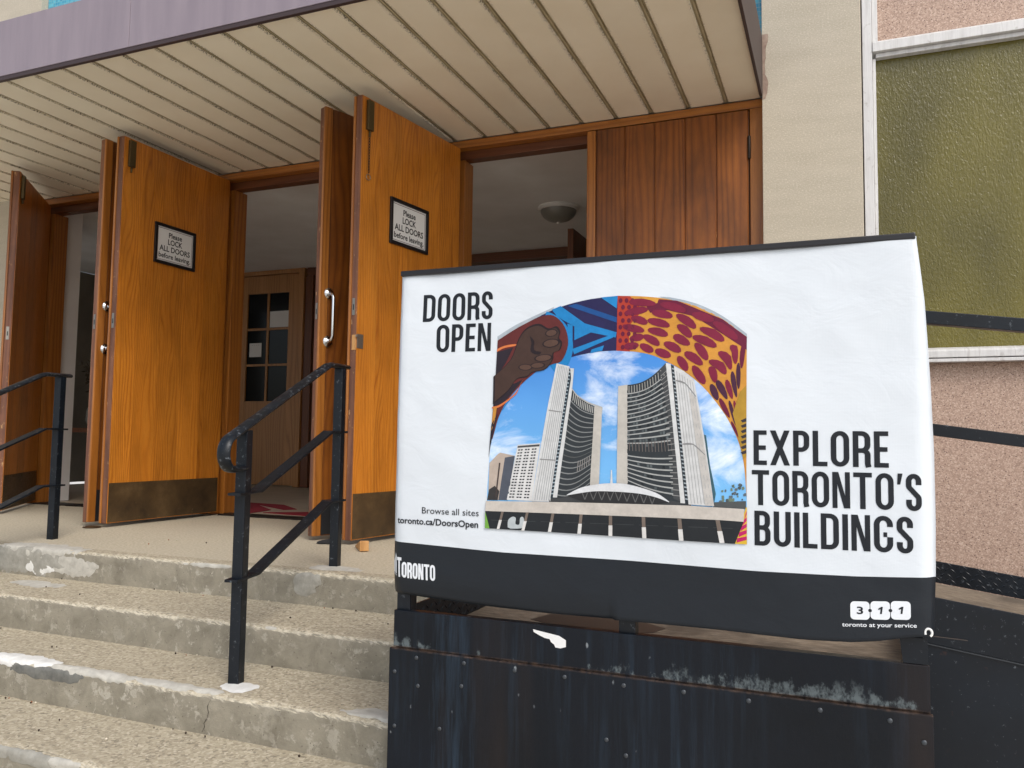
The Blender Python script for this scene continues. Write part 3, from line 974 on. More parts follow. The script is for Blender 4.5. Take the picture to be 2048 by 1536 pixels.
def notice(label, leaf_loc, ang, side, xc, zc):
    """framed notice hung on an inner face; x along the leaf from the pivot"""
    t = thing('framed_notice', label, 'sign', leaf_loc, ang, 'framed notices on the open doors')
    w, h = 0.345, 0.262
    y0 = TH + 0.0006
    X = xc * side
    f = 0.020
    bar = [(-w / 2, w / 2, h / 2 - f, h / 2), (-w / 2, w / 2, -h / 2, -h / 2 + f), (-w / 2, -w / 2 + f, -h / 2 + f, h / 2 - f), (w / 2 - f, w / 2, -h / 2 + f, h / 2 - f)]
    for a, b, c, d in bar:
        box('frame_bar', M['black_frame'], X + a, X + b, y0, y0 + 0.014, zc + c, zc + d, t, 0.003)
    box('paper', M['paper'], X - w / 2 + f, X + w / 2 - f, y0 + 0.001, y0 + 0.004, zc - h / 2 + f, zc + h / 2 - f, t, 0)
    mb = MB()
    for a, b, c, d in [(-0.146, 0.146, 0.101, 0.1035), (-0.146, 0.146, -0.1035, -0.101), (-0.146, -0.1435, -0.101, 0.101), (0.1435, 0.146, -0.101, 0.101)]:
        mb.box(X + a, X + b, y0 + 0.0041, y0 + 0.0048, zc + c, zc + d)
    mb.build('border_line', M['inner_line'], t)
    # read from the room side (looking towards -y): x runs right to left
    L = [('Please', X, zc + 0.050, 0.033, 0.112), ('LOCK', X, zc + 0.004, 0.035, 0.122), ('ALL DOORS', X, zc - 0.043, 0.035, 0.258), ('before leaving.', X, zc - 0.087, 0.031, 0.268)]
    lines_of_text(L, M['black_ink'], t, flip=-1, y=y0 + 0.0046, bold=0.022)
    return t

def pivot(k, side):
    return ((XL[k] if side > 0 else XR[k]), F, 0.0)
A_L3, A_R2, A_L2, A_R1, A_L1 = -math.radians(99), math.radians(68.4), -math.radians(90.4), math.radians(85.2), -math.radians(49.8)

t, bx = make_leaf('golden oak door swung open with chained spring bolt, notice and wooden wedge', pivot(0, 1), A_L3, 1)
spring_bolt(bx, t, 1, True)
ct = bx('latch_catch', M['dull_metal'], LEN - 0.052, LEN - 0.004, TH + 0.0005, TH + 0.003, 1.020, 1.095, 0.001)
bx('catch_lip', M['dull_metal'], LEN - 0.010, LEN + 0.010, TH + 0.003, TH + 0.012, 1.078, 1.088, 0.001, ct)
bx('pale_repair', M['pine'], LEN - 0.004, LEN + 0.0035, 0.020, 0.0465, 1.010, 1.090, 0.001)
notice('black framed notice on the golden open door nearest the banner', pivot(0, 1), A_L3, 1, 0.505, 1.762)
t, bx = make_leaf('closed oak door of vertical planks right of the dark opening', pivot(0, -1), 0.0, -1)
t, bx = make_leaf('half open oak door seen edge on with full chrome pull handle', pivot(1, -1), A_R2, -1)
pull(bx, t, -1)
t, bx = make_leaf('wide golden oak door swung open behind the left handrail, bearing a notice', pivot(1, 1), A_L2, 1)
spring_bolt(bx, t, 1, False)
notice('black framed notice on the wide golden door left of the inner glazed door', pivot(1, 1), A_L2, 1, 0.488, 1.785)
t, bx = make_leaf('narrow brown oak door edge on, tucked behind the wide golden door', pivot(2, -1), A_R1, -1)
pull(bx, t, -1)
t, bx = make_leaf('dark shaded oak door leaf at the far left edge', pivot(2, 1), A_L1, 1)
spring_bolt(bx, t, 1, False)

# wedges and foot stop
def leafpt(k, side, ang, d, y=0.0):
    px, py, _ = pivot(k, side)
    return (px + side * d * math.cos(ang) - y * math.sin(ang), py + side * d * math.sin(ang) + y * math.cos(ang))
w = MB()
w.prism([(-0.03, 0.001), (0.15, 0.001), (0.15, 0.052), (0.12, 0.046), (-0.03, 0.008)], 'y', -0.022, 0.022)
o = w.build('door_wedge', M['pine'], None, 0.003)
o.location = (-2.235, 3.50, 0.002); o.rotation_euler = (0, 0, math.radians(-50))
tag(o, 'pale wooden wedge pushed under the golden door beside the banner', 'wedge')
w = MB()
w.prism([(-0.05, 0.001), (0.06, 0.001), (0.045, 0.030), (-0.045, 0.012)], 'y', -0.03, 0.03)
o = w.build('door_wedge', M['rubber'], None, 0.003)
o.location = (-2.47, 3.555, 0.002); o.rotation_euler = (0, 0, math.radians(15))
tag(o, 'black rubber wedge under the door with the chrome handle', 'wedge')
w = MB(); w.lathe([(0.050, 0.0), (0.050, 0.004), (0.034, 0.008), (0.008, 0.010)], (0, 0, 0), (0, 0, 1), 20)
o = w.build('door_stop', M['kick'], None, 0, True)
o.location = (-4.10, 3.515, 0.002)
tag(o, 'flat rusty disc on the landing under the wide golden door corner', 'door stop')

# ------------------------------------------------------------------ vestibule behind the doors
CEIL = 2.452
struct(MB().box(-7.9, -0.2, 4.605, 7.6, -0.12, -0.004).build('vestibule_floor', M['terrazzo']))
struct(MB().box(-8.2, -0.2, 4.605, 7.42, CEIL, CEIL + 0.1).build('vestibule_ceiling', M['plaster']))
iw = thing('vestibule_wall', 'pale plaster wall on the right inside the dark vestibule', 'wall')
box('plaster_face', M['plaster'], -0.3595, -0.2, 4.862, 7.6, 0.0, CEIL - 0.001, iw, 0)
iw = thing('vestibule_wall', 'pale plaster wall strip seen through the left doorway', 'wall')
box('plaster_face', M['plaster'], -6.05, -5.96, 4.665, 4.868, 0.0, CEIL - 0.001, iw, 0)
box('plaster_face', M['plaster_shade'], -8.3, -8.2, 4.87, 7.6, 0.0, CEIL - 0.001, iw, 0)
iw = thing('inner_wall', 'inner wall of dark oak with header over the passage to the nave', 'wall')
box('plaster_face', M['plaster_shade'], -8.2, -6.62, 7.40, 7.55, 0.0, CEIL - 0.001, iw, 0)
box('header', M['oak_dark_head'], -5.50, -1.9, 7.38, 7.55, 2.36, CEIL - 0.001, iw, 0.004)
box('post', M['oak_dark'], -5.52, -5.42, 7.38, 7.55, 0.0, 2.359, iw, 0.004)
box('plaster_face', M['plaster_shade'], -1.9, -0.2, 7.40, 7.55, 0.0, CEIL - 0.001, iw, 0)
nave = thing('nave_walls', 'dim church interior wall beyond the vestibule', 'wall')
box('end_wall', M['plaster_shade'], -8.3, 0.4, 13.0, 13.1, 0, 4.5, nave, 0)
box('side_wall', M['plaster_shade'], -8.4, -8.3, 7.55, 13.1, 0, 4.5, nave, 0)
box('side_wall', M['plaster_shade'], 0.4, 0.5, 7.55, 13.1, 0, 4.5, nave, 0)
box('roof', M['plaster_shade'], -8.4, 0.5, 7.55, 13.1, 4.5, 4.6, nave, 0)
box('floor', M['terrazzo'], -8.4, 0.5, 7.6, 13.1, -0.1, -0.006, nave, 0)

d = thing('glazed_door', 'inner oak door with six dark panes seen through the middle doorway', 'door')
YI = 7.40
box('door_frame', M['oak_room'], -6.60, -6.52, YI - 0.04, YI + 0.10, 0.0, CEIL - 0.002, d, 0.004)
box('door_frame', M['oak_room'], -5.60, -5.525, YI - 0.04, YI + 0.10, 0.0, CEIL - 0.002, d, 0.004)
box('door_frame', M['oak_room'], -6.519, -5.601, YI - 0.04, YI + 0.10, 2.405, CEIL - 0.002, d, 0.004)
x0, x1, z0, z1 = -6.335, -5.755, 0.955, 2.195
box('stile', M['oak_room'], -6.515, x0, YI, YI + 0.045, 0.012, 2.40, d, 0.003)
box('stile', M['oak_room'], x1, -5.605, YI, YI + 0.045, 0.012, 2.40, d, 0.003)
box('top_rail', M['oak_room'], x0 + 0.0005, x1 - 0.0005, YI + 0.001, YI + 0.044, z1, 2.40, d, 0.002)
box('bottom_panel', M['oak_room'], x0 + 0.0005, x1 - 0.0005, YI + 0.001, YI + 0.044, 0.012, z0, d, 0.002)
box('muntin', M['oak_room'], (x0 + x1) / 2 - 0.014, (x0 + x1) / 2 + 0.014, YI + 0.004, YI + 0.040, z0 + 0.0005, z1 - 0.0005, d, 0.003)
for f in (1, 2):
    zc = z0 + (z1 - z0) * f / 3
    for a, b in ((x0 + 0.0005, (x0 + x1) / 2 - 0.0145), ((x0 + x1) / 2 + 0.0145, x1 - 0.0005)):
        box('muntin', M['oak_room'], a, b, YI + 0.005, YI + 0.039, zc - 0.013, zc + 0.013, d, 0.003)
for i in range(2):
    for j in range(3):
        a = x0 + 0.0005 + (x1 - x0) / 2 * i; b = a + (x1 - x0) / 2 - 0.001
        c = z0 + (z1 - z0) * j / 3; e = c + (z1 - z0) / 3
        box('pane', M['dark_glass'], a, b, YI + 0.018, YI + 0.024, c + 0.001, e - 0.001, d, 0)
box('paper_note', M['paper'], -6.30, -6.13, YI + 0.0135, YI + 0.0165, 1.465, 1.625, d, 0)
lines_of_text([('IN CASE', -6.215, 1.590, 0.014, 0.09), ('OF FIRE', -6.215, 1.545, 0.014, 0.09)][:0] or [('- - - -', -6.215, 1.595, 0.022, 0.10)], M['black_ink'], d, 'note_marks', y=YI + 0.013)
box('pane_light_patch', M['paper'], x0 + 0.312, x1 - 0.006, YI + 0.0135, YI + 0.0165, 1.80, 1.985, d, 0)  # pale sheet standing in for the bright patch of light in the glass
hb = [(-6.470, YI - 0.006, 1.02), (-6.470, YI - 0.035, 1.05), (-6.470, YI - 0.045, 1.12), (-6.470, YI - 0.035, 1.19), (-6.470, YI - 0.006, 1.22)]
hd = MB().tube(hb, 0.009, 8, 0, (1, 0, 0)).build('pull_handle', M['iron'], d, 0, True)
for z in (1.02, 1.22):
    MB().lathe([(0.026, 0), (0.022, 0.008), (0.010, 0.012)], (-6.470, YI - 0.001, z), (0, -1, 0), 14).build('rosette', M['iron'], hd, 0, True)
for z in (0.25, 1.2, 2.15):
    MB().lathe([(0.010, 0), (0.010, 0.12)], (-5.603, YI - 0.006, z), (0, 0, 1), 8).build('hinge', M['iron'], d, 0, True)

o = thing('swing_door', 'dark inner door leaf standing open with closer in the right doorway', 'door', (-2.05, 7.3, 0))
box('leaf', M['oak_dark'], -0.02, 0.03, -1.03, 0.0, 0.01, 2.315, o, 0.003)
box('door_closer', M['iron'], -0.075, -0.021, -0.45, -0.12, 2.16, 2.23, o, 0.006)
MB().tube([(-0.05, -0.14, 2.24), (-0.28, 0.0, 2.30), (-0.30, 0.07, 2.34)], 0.009, 8).build('closer_arm', M['iron'], o, 0, True)

lm = thing('ceiling_light', 'round frosted ceiling light inside the right doorway', 'light', (-2.093, 6.10, CEIL))
MB().lathe([(0.165, 0), (0.168, -0.014), (0.158, -0.030), (0.150, -0.032)], (0, 0, 0), (0, 0, 1), 36).build('rim', M['lamp_white'], lm, 0, True)
MB().lathe([(0.148, -0.031), (0.142, -0.055), (0.124, -0.082), (0.092, -0.105), (0.048, -0.119), (0.012, -0.124)], (0, 0, 0), (0, 0, 1), 36).build('glass_bowl', M['frost'], lm, 0, True)
MB().lathe([(0.014, -0.123), (0.016, -0.130), (0.008, -0.142), (0.002, -0.144)], (0, 0, 0), (0, 0, 1), 14).build('finial', M['lamp_white'], lm, 0, True)

mt = thing('floor_mat', 'red and cream door mat on the floor inside the middle doorway', 'mat')
def flat(name, pts, z, mat, par, th=0.004):
    return MB().prism(pts, 'z', z, z + th).build(name, mat, par)
flat('red_field', [(-4.70, 4.72), (-3.95, 4.72), (-3.99, 5.0), (-4.55, 5.46), (-4.70, 5.46)], -0.003, M['red_mat'], mt)
flat('red_field', [(-4.20, 5.42), (-4.60, 5.46), (-3.92, 5.06), (-3.86, 5.14)], -0.003, M['red_mat'], mt)
flat('red_field', [(-3.90, 4.80), (-3.20, 4.72), (-3.20, 5.20), (-3.60, 5.02)], -0.003, M['red_mat'], mt)

pl = thing('dried_flowers', 'vase of dark dried flowers inside the left doorway', 'plant', (-7.55, 6.5, 0))
MB().lathe([(0.09, 0.62), (0.14, 0.70), (0.13, 0.82), (0.07, 0.92), (0.08, 0.96)], (0, 0, 0), (0, 0, 1), 18).build('vase', M['plaster_shade'], pl, 0, True)
MB().box(-0.25, 0.30, -0.25, 0.25, 0.57, 0.62).box(-0.22, -0.18, -0.22, -0.18, 0, 0.57).box(0.23, 0.27, -0.22, -0.18, 0, 0.57).box(-0.22, -0.18, 0.18, 0.22, 0, 0.57).box(0.23, 0.27, 0.18, 0.22, 0, 0.57).build('stand', M['oak_dark'], pl, 0.004)
mb = MB(); ml = MB()
for k in range(26):
    a = rg.uniform(0, 6.28); rr = rg.uniform(0.05, 0.26); hh = rg.uniform(1.1, 1.45)
    tip = Vector((rr * math.cos(a), rr * math.sin(a), hh))
    mb.tube([(0, 0, 0.95), (tip.x * 0.4, tip.y * 0.4, 0.95 + (hh - 0.95) * 0.6), tip], 0.004, 5)
    for q in range(7):
        c = tip + Vector((rg.uniform(-.05, .05), rg.uniform(-.05, .05), rg.uniform(-.1, .03)))
        e1 = Vector((rg.uniform(-1, 1), rg.uniform(-1, 1), rg.uniform(-1, 1))).normalized() * 0.035
        e2 = e1.orthogonal().normalized() * 0.015
        ml.add([c - e1, c - e2, c + e1, c + e2], [(0, 1, 2, 3)])
mb.build('stems', M['stem'], pl); ml.build('leaves', M['leaf_dry'], pl)

# ------------------------------------------------------------------ stair handrails
HAND = [(0.022, 0.004), (0.024, 0.010), (0.018, 0.017), (0.006, 0.020), (-0.006, 0.020), (-0.018, 0.017), (-0.024, 0.010), (-0.022, 0.004), (-0.016, 0.0), (0.016, 0.0)]
FLAT = [(0.024, 0.0), (0.024, 0.009), (-0.024, 0.009), (-0.024, 0.0)]
def handrail(label, off):
    t = thing('stair_handrail', label, 'handrail', off, 0, 'black handrails on the entrance steps')
    A = Vector((-2.015, 2.959, 0)); B = Vector((-1.880, 2.206, 0))
    dirn = (B - A).normalized()
    def P(s, z):                      # s = metres from the upper post towards the lower
        q = A + dirn * s
        return (q.x, q.y, z)
    D = (B - A).length
    h = 0.0195
    def post(name, s, z0, z1):
        q = P(s, 0)
        o = MB().box(-h, h, -h, h, z0, z1).build(name, M['black'], t, 0.003)
        o.location = (q[0], q[1], 0); o.rotation_euler = (0, 0, math.atan2(dirn.y, dirn.x))
        return o
    post('post', 0, -0.03, 0.853)
    post('post', D, -0.30, 0.572)
    def arc(c0, r, a0, a1, n=10):
        return [P(c0[0] + r * math.cos(math.radians(a0 + (a1 - a0) * k / n)), c0[1] + r * math.sin(math.radians(a0 + (a1 - a0) * k / n))) for k in range(n + 1)]
    # moulded top rail ending in a rolled volute round the lower post
    top = [P(-0.06, 0.853), P(0.095, 0.850), P(0.118, 0.846), P(0.14, 0.838)]
    cx, cz, r = D + 0.072, 0.495, 0.046
    s1, z1 = cx + r * math.cos(math.radians(67)), cz + r * math.sin(math.radians(67))
    for k in range(1, 7):
        f = k / 7
        top.append(P(0.14 + (s1 - 0.14) * f, 0.838 + (z1 - 0.838) * f))
    top += arc((cx, cz), r, 67, -100, 18)
    top += [P(cx - 0.030, cz - r + 0.002), P(cx - 0.060, cz - r + 0.004)]
    # keep the section upright while it rolls over
    mb = MB()
    Vt = [Vector(p) for p in top]
    side = Vector((-dirn.y, dirn.x, 0))
    rings = []
    for k, p in enumerate(Vt):
        tg = (Vt[min(k + 1, len(Vt) - 1)] - Vt[max(k - 1, 0)]).normalized()
        u = tg.cross(side); u = u if k < 12 or True else -u
        u = side.cross(tg) * -1 if side.cross(tg).z < 0 and k < 6 else side.cross(tg)
        if k == 0: u0 = u if u.z > 0 else -u
        else:
            u0 = u if u.dot(u0) > 0 else -u
        rings.append([p + side * a + u0 * b for a, b in HAND])
    n = len(HAND)
    mb.add([q for r_ in rings for q in r_], [(i * n + k, i * n + (k + 1) % n, (i + 1) * n + (k + 1) % n, (i + 1) * n + k) for i in range(len(rings) - 1) for k in range(n)] + [list(range(n))[::-1], [(len(rings) - 1) * n + k for k in range(n)]])
    mb.build('top_rail', M['black_rail'], t, 0, True)
    for za, zb in ((0.571, 0.352), (0.275, 0.067)):
        path = [P(-0.045, za), P(0.10, za), P(D - 0.09, zb + 0.004), P(D + 0.055, zb)]
        MB().sweep(path, FLAT).build('mid_rail', M['black'], t, 0.001)
    return t
handrail('black iron handrail with rolled end on the steps beside the banner', (0, 0, 0))
handrail('black iron handrail at the left edge of the steps', (-1.818, 0.087, 0.0))

# ------------------------------------------------------------------ access ramp with its railing
rp = thing('access_ramp', 'black steel wheelchair ramp and platform carrying the banner', 'ramp')
PY = 1.90                                # face of the upper curb plate
PXL, PXR = -1.103, 0.168
RY = 2.75                                # near side of the sloping flight
box('side_panel', M['panel'], -1.110, 0.172, PY - 0.008, PY + 0.004, GROUND, -0.001, rp, 0.002)
box('curb_plate', M['panel'], PXL, PXR, PY, PY + 0.010, 0.0, 0.096, rp, 0.002)
box('curb_angle', M['black'], PXL, PXR - 0.05, PY + 0.0105, PY + 0.030, 0.086, 0.0955, rp, 0.002)
box('end_panel', M['panel'], PXR - 0.012, PXR, PY + 0.0105, RY - 0.001, GROUND, 0.09, rp, 0.002)
box('end_panel', M['panel'], PXL, PXL + 0.012, PY + 0.0105, 2.70, GROUND, -0.02, rp, 0.002)
box('platform_floor', M['plate'], PXL + 0.013, PXR - 0.013, PY + 0.0105, RY + 0.9, -0.02, 0.004, rp, 0)
def lugs(name, x0, x1, fn, parent, along):
    """raised diamond-plate lugs; fn(u, v) gives a point and its outward normal"""
    mb = MB()
    nu = int((x1 - x0) / 0.026)
    for i in range(nu):
        for j in range(4):
            u = x0 + 0.026 * (i + (0.5 if j % 2 else 0)); v = 0.012 + 0.021 * j
            p, nrm, e = fn(u, v)
            upv = Vector((0, 0, 1))
            a = math.radians(38 if (i + j) % 2 else -38)
            d1 = (e * math.cos(a) + upv * math.sin(a)) * 0.0125
            d2 = (-e * math.sin(a) + upv * math.cos(a)) * 0.0034
            mb.add([p - d1, p - d2, p + d1, p + d2, p + nrm * 0.0022], [(0, 1, 4), (1, 2, 4), (2, 3, 4), (3, 0, 4)])
    return stuff(mb.build(name, M['black'], parent))
kp = box('kick_plate', M['black'], PXL + 0.013, PXL + 0.020, PY + 0.05, 2.70, 0.005, 0.098, rp, 0.001)
lugs('tread_lugs', PY + 0.06, 2.69, lambda u, v: (Vector((PXL + 0.0203, u, v + 0.003)), Vector((1, 0, 0)), Vector((0, 1, 0))), kp, 'y')
# sloping flight to the right along the building
SL = -0.137                              # fall per metre
X0F, X1F = PXR + 0.001, 3.6
def slope_box(name, mat, y0, y1, zlo, zhi, x0=X0F, x1=X1F, bev=0.002):
    f = lambda x: (x - 0.355) * SL
    mb = MB()
    mb.add([(x0, y0, zlo + f(x0)), (x1, y0, zlo + f(x1)), (x1, y1, zlo + f(x1)), (x0, y1, zlo + f(x0)), (x0, y0, zhi + f(x0)), (x1, y0, zhi + f(x1)), (x1, y1, zhi + f(x1)), (x0, y1, zhi + f(x0))],
           [(0, 3, 2, 1), (4, 5, 6, 7), (0, 1, 5, 4), (1, 2, 6, 5), (2, 3, 7, 6), (3, 0, 4, 7)])
    return mb.build(name, mat, rp, bev)
slope_box('curb_plate', M['black'], RY, RY + 0.010, -0.056, 0.084)
slope_box('side_panel', M['black_spatter'], RY + 0.004, RY + 0.016, GROUND + 0.45, -0.057)
slope_box('seam_bead', M['panel_bolt'], RY - 0.002, RY + 0.003, -0.0595, -0.0565, bev=0.0)
slope_box('ramp_floor', M['plate'], RY + 0.0165, 3.60, -0.012, 0.012)
slope_box('kick_plate', M['black'], 3.601, 3.609, 0.013, 0.097)
lugs('tread_lugs', 0.20, 1.2, lambda u, v: (Vector((u, 3.6008, v + 0.016 + (u - 0.355) * SL)), Vector((0, -1, 0)), Vector((1, 0, SL)).normalized()), rp, 'x')
slope_box('top_rail', M['black'], RY - 0.002, RY + 0.036, 0.912, 0.952)
slope_box('mid_rail', M['black'], RY - 0.001, RY + 0.035, 0.570, 0.606)
for xp in (PXR + 0.05, 1.6, 3.0):
    f = (xp - 0.355) * SL
    box('post', M['black'], xp - 0.018, xp + 0.018, RY + 0.017, RY + 0.053, f - 0.1, f + 0.91, rp, 0.002)
# railing the banner hangs on
box('top_rail', M['black'], -1.090, 0.158, PY + 0.004, PY + 0.044, 0.962, 1.000, rp, 0.004)
box('mid_rail', M['black'], -1.050, 0.140, PY + 0.008, PY + 0.040, 0.58, 0.61, rp, 0.003)
for xp in (-1.082, -0.474, 0.139):
    box('post', M['black'], xp - 0.020, xp + 0.020, PY + 0.012, PY + 0.050, -0.3, 0.961, rp, 0.003)
for x, z in [(-1.028, -0.019), (-0.891, -0.017), (-0.752, -0.019), (-0.622, -0.019), (-0.476, -0.021), (-0.336, -0.018), (-0.193, -0.019), (-0.045, -0.019), (0.091, -0.022), (0.154, -0.057),
             (-1.092, -0.061), (-1.022, -0.090), (-0.897, -0.075), (-1.089, -0.200), (-0.957, -0.189), (-0.470, -0.180), (-0.517, -0.151)]:
    MB().lathe([(0.0052, 0), (0.0052, 0.0012), (0.0038, 0.0026), (0.0012, 0.003)], (x, PY - 0.0081, z), (0, -1, 0), 12).build('bolt', M['panel_bolt'], rp, 0, True)
b = MB(); b.prism([(-1.0, 2.30), (-0.92, 2.26), (-0.72, 2.24), (-0.62, 2.29), (-0.60, 2.36), (-0.70, 2.43), (-0.84, 2.45), (-0.97, 2.40)], 'z', 0.0045, 0.0052)
o = b.build('wet_stain', M['stain'], rp)
o.location = (0.12, 0.04, 0)
# folded end bracket
b = MB()
b.prism([(0.118, 0.097), (0.165, 0.097), (0.165, 0.150), (0.112, 0.152)], 'y', PY + 0.002, PY + 0.005)
b.build('end_bracket', M['black'], rp, 0.0005)
MB().sweep([(0.09, PY - 0.004, 0.155), (0.165, PY - 0.006, 0.158), (0.24, PY + 0.02, 0.150)], [(0.003, 0), (0.003, 0.0012), (-0.003, 0.0012), (-0.003, 0)]).build('strap', M['black_frame'], rp)
path = [(0.166 + 0.0065 * math.cos(a), PY - 0.012, 0.166 + 0.008 * math.sin(a)) for a in [math.radians(-60 + 270 * k / 14) for k in range(15)]]
o = MB().tube(path, 0.0024, 8, 0, (0, 1, 0)).build('hook', M['white_plastic'], None, 0, True)
tag(o, 'small white hook tying down the lower right banner corner', 'hook')
b = MB(); b.prism([(-0.707, 0.084), (-0.690, 0.0815), (-0.640, 0.075), (-0.622, 0.066), (-0.622, 0.050), (-0.636, 0.0455), (-0.649, 0.0465), (-0.652, 0.053), (-0.660, 0.058), (-0.664, 0.065), (-0.676, 0.066), (-0.690, 0.071), (-0.706, 0.078)], 'y', PY - 0.0012, PY - 0.0004)
o = b.build('torn_sticker', M['paper'])
tag(o, 'torn scrap of white sticker on the black ramp curb', 'sticker')

# ------------------------------------------------------------------ the banner and its print
BY = 1.880
def sheet_y(x, z):
    """depth of the hanging sheet: slack waves, side edges turned back, bottom hem bellied"""
    u = (x + 1.10) / 1.285; v = (1.0 - z) / 0.87
    y = BY + 0.004 * math.sin(u * 5.0 + v * 2.1) * v + 0.003 * math.sin(u * 11 - v * 4.0)
    y -= 0.012 * math.sin(max(0, min(1, v)) * math.pi) * (0.4 + 0.6 * math.sin(max(0, min(1, u)) * math.pi))
    y += 0.0022 * noise.noise(Vector((x * 6, z * 9, 1.3))) + 0.0012 * noise.noise(Vector((x * 17, z * 22, 2.3)))
    if x < -1.072: y += 14.0 * (-1.072 - x) ** 2
    if x > 0.150:
        y += 5.0 * (x - 0.150) ** 2 * 4
    if z < 0.21 and x < -0.5: y += 2.0 * (0.21 - z) ** 2
    return y
def interp(tab, q):
    for (a, b), (c, d) in zip(tab[:-1], tab[1:]):
        if a <= q <= c: return b + (d - b) * (q - a) / (c - a)
    return tab[0][1] if q < tab[0][0] else tab[-1][1]
LEFT = [(0.0, -1.093), (0.24, -1.0925), (0.48, -1.095), (0.71, -1.100), (0.84, -1.102), (1.0, -1.106)]
RIGHT = [(0.0, 0.158), (0.16, 0.172), (0.35, 0.180), (0.53, 0.185), (0.71, 0.1855), (0.84, 0.183), (1.0, 0.177)]
TOP = [(0.0, 0.990), (1.0, 0.9945)]
BOT = [(0.0, 0.1427), (0.05, 0.139), (0.2, 0.132), (0.35, 0.1285), (0.48, 0.131), (0.67, 0.1325), (0.80, 0.1295), (0.876, 0.1335), (0.917, 0.141), (0.96, 0.153), (1.0, 0.1605)]
BAND = [(0.0, 0.2785), (0.25, 0.2705), (0.5, 0.272), (0.72, 0.2695), (0.88, 0.272), (1.0, 0.2795)]
bn = thing('event_banner', 'white printed vinyl banner with arch picture hung on the ramp railing', 'banner')
NU, NV = 128, 96
vs, fs, mi = [], [], []
rows = []
for j in range(NV + 1):
    v = j / NV
    rows.append(v)
vb = 0.845
kb = round(NV * vb)
for j in range(NV + 1):
    v = j / NV
    for i in range(NU + 1):
        u = i / NU
        zt, zbn, zb = interp(TOP, u), interp(BAND, u), interp(BOT, u)
        z = zt + (zbn - zt) * (j / kb) if j <= kb else zbn + (zb - zbn) * ((j - kb) / (NV - kb))
        vv = (0.99 - z) / 0.845
        x = interp(LEFT, vv) + (interp(RIGHT, vv) - interp(LEFT, vv)) * u
        vs.append((x, sheet_y(x, z), z))
for j in range(NV):
    for i in range(NU):
        a = j * (NU + 1) + i
        fs.append((a, a + NU + 1, a + NU + 2, a + 1)); mi.append(0 if j < kb else 1)
me = bpy.data.meshes.new('sheet'); me.from_pydata(vs, [], fs)
me.materials.append(M['vinyl']); me.materials.append(M['vinyl_black'])
me.polygons.foreach_set('material_index', mi); me.polygons.foreach_set('use_smooth', [True] * len(fs)); me.update()
sheet = bpy.data.objects.new('sheet', me); C.objects.link(sheet); sheet.parent = bn
sol = sheet.modifiers.new('thickness', 'SOLIDIFY'); sol.thickness = 0.0008; sol.offset = -1.0
box('top_hem_bar', M['black_frame'], -1.0925, 0.157, BY - 0.006, PY + 0.003, 0.988, 1.0025, bn, 0.003)

class Print:
    """flat inks laid on the sheet, each a hair above the one before"""
    def __init__(s): s.v, s.f, s.mi, s.mats, s.n = [], [], [], [], 0
    def poly(s, pts, mat, lift=None):
        if mat not in s.mats: s.mats.append(mat)
        k = s.mats.index(mat)
        s.n += 1
        h = lift
        bm = bmesh.new()
        V = [bm.verts.new((p[0], 0, p[1])) for p in pts]
        try:
            tri = tessellate_polygon([[Vector((p[0], p[1], 0)) for p in pts]])
        except Exception:
            bm.free(); return
        for t in tri:
            try: bm.faces.new([V[i] for i in t])
            except ValueError: pass
        for _ in range(5):
            ed = [e for e in bm.edges if e.calc_length() > 0.022]
            if not ed: break
            bmesh.ops.subdivide_edges(bm, edges=ed, cuts=1)
            bmesh.ops.triangulate(bm, faces=[f for f in bm.faces if len(f.verts) > 3])
        bm.verts.index_update()
        o = len(s.v)
        for q in bm.verts:
            s.v.append((q.co.x, sheet_y(q.co.x, q.co.z) - h, q.co.z))
        for f in bm.faces:
            s.f.append([o + q.index for q in f.verts]); s.mi.append(k)
        bm.free()
    def raw(s, verts, faces, mat, lift):
        if mat not in s.mats: s.mats.append(mat)
        k = s.mats.index(mat); o = len(s.v)
        s.v += [(x, sheet_y(x, z) - lift, z) for x, z in verts]
        for f in faces: s.f.append([o + i for i in f]); s.mi.append(k)
    def build(s, name, parent):
        me = bpy.data.meshes.new(name); me.from_pydata(s.v, [], s.f)
        for m in s.mats: me.materials.append(m)
        me.polygons.foreach_set('material_index', s.mi); me.update()
        bm = bmesh.new(); bm.from_mesh(me)
        for f in bm.faces:
            f.normal_update()
            if f.normal.y > 0: f.normal_flip()
        bm.to_mesh(me); bm.free()
        o = bpy.data.objects.new(name, me); C.objects.link(o); o.parent = parent
        return o

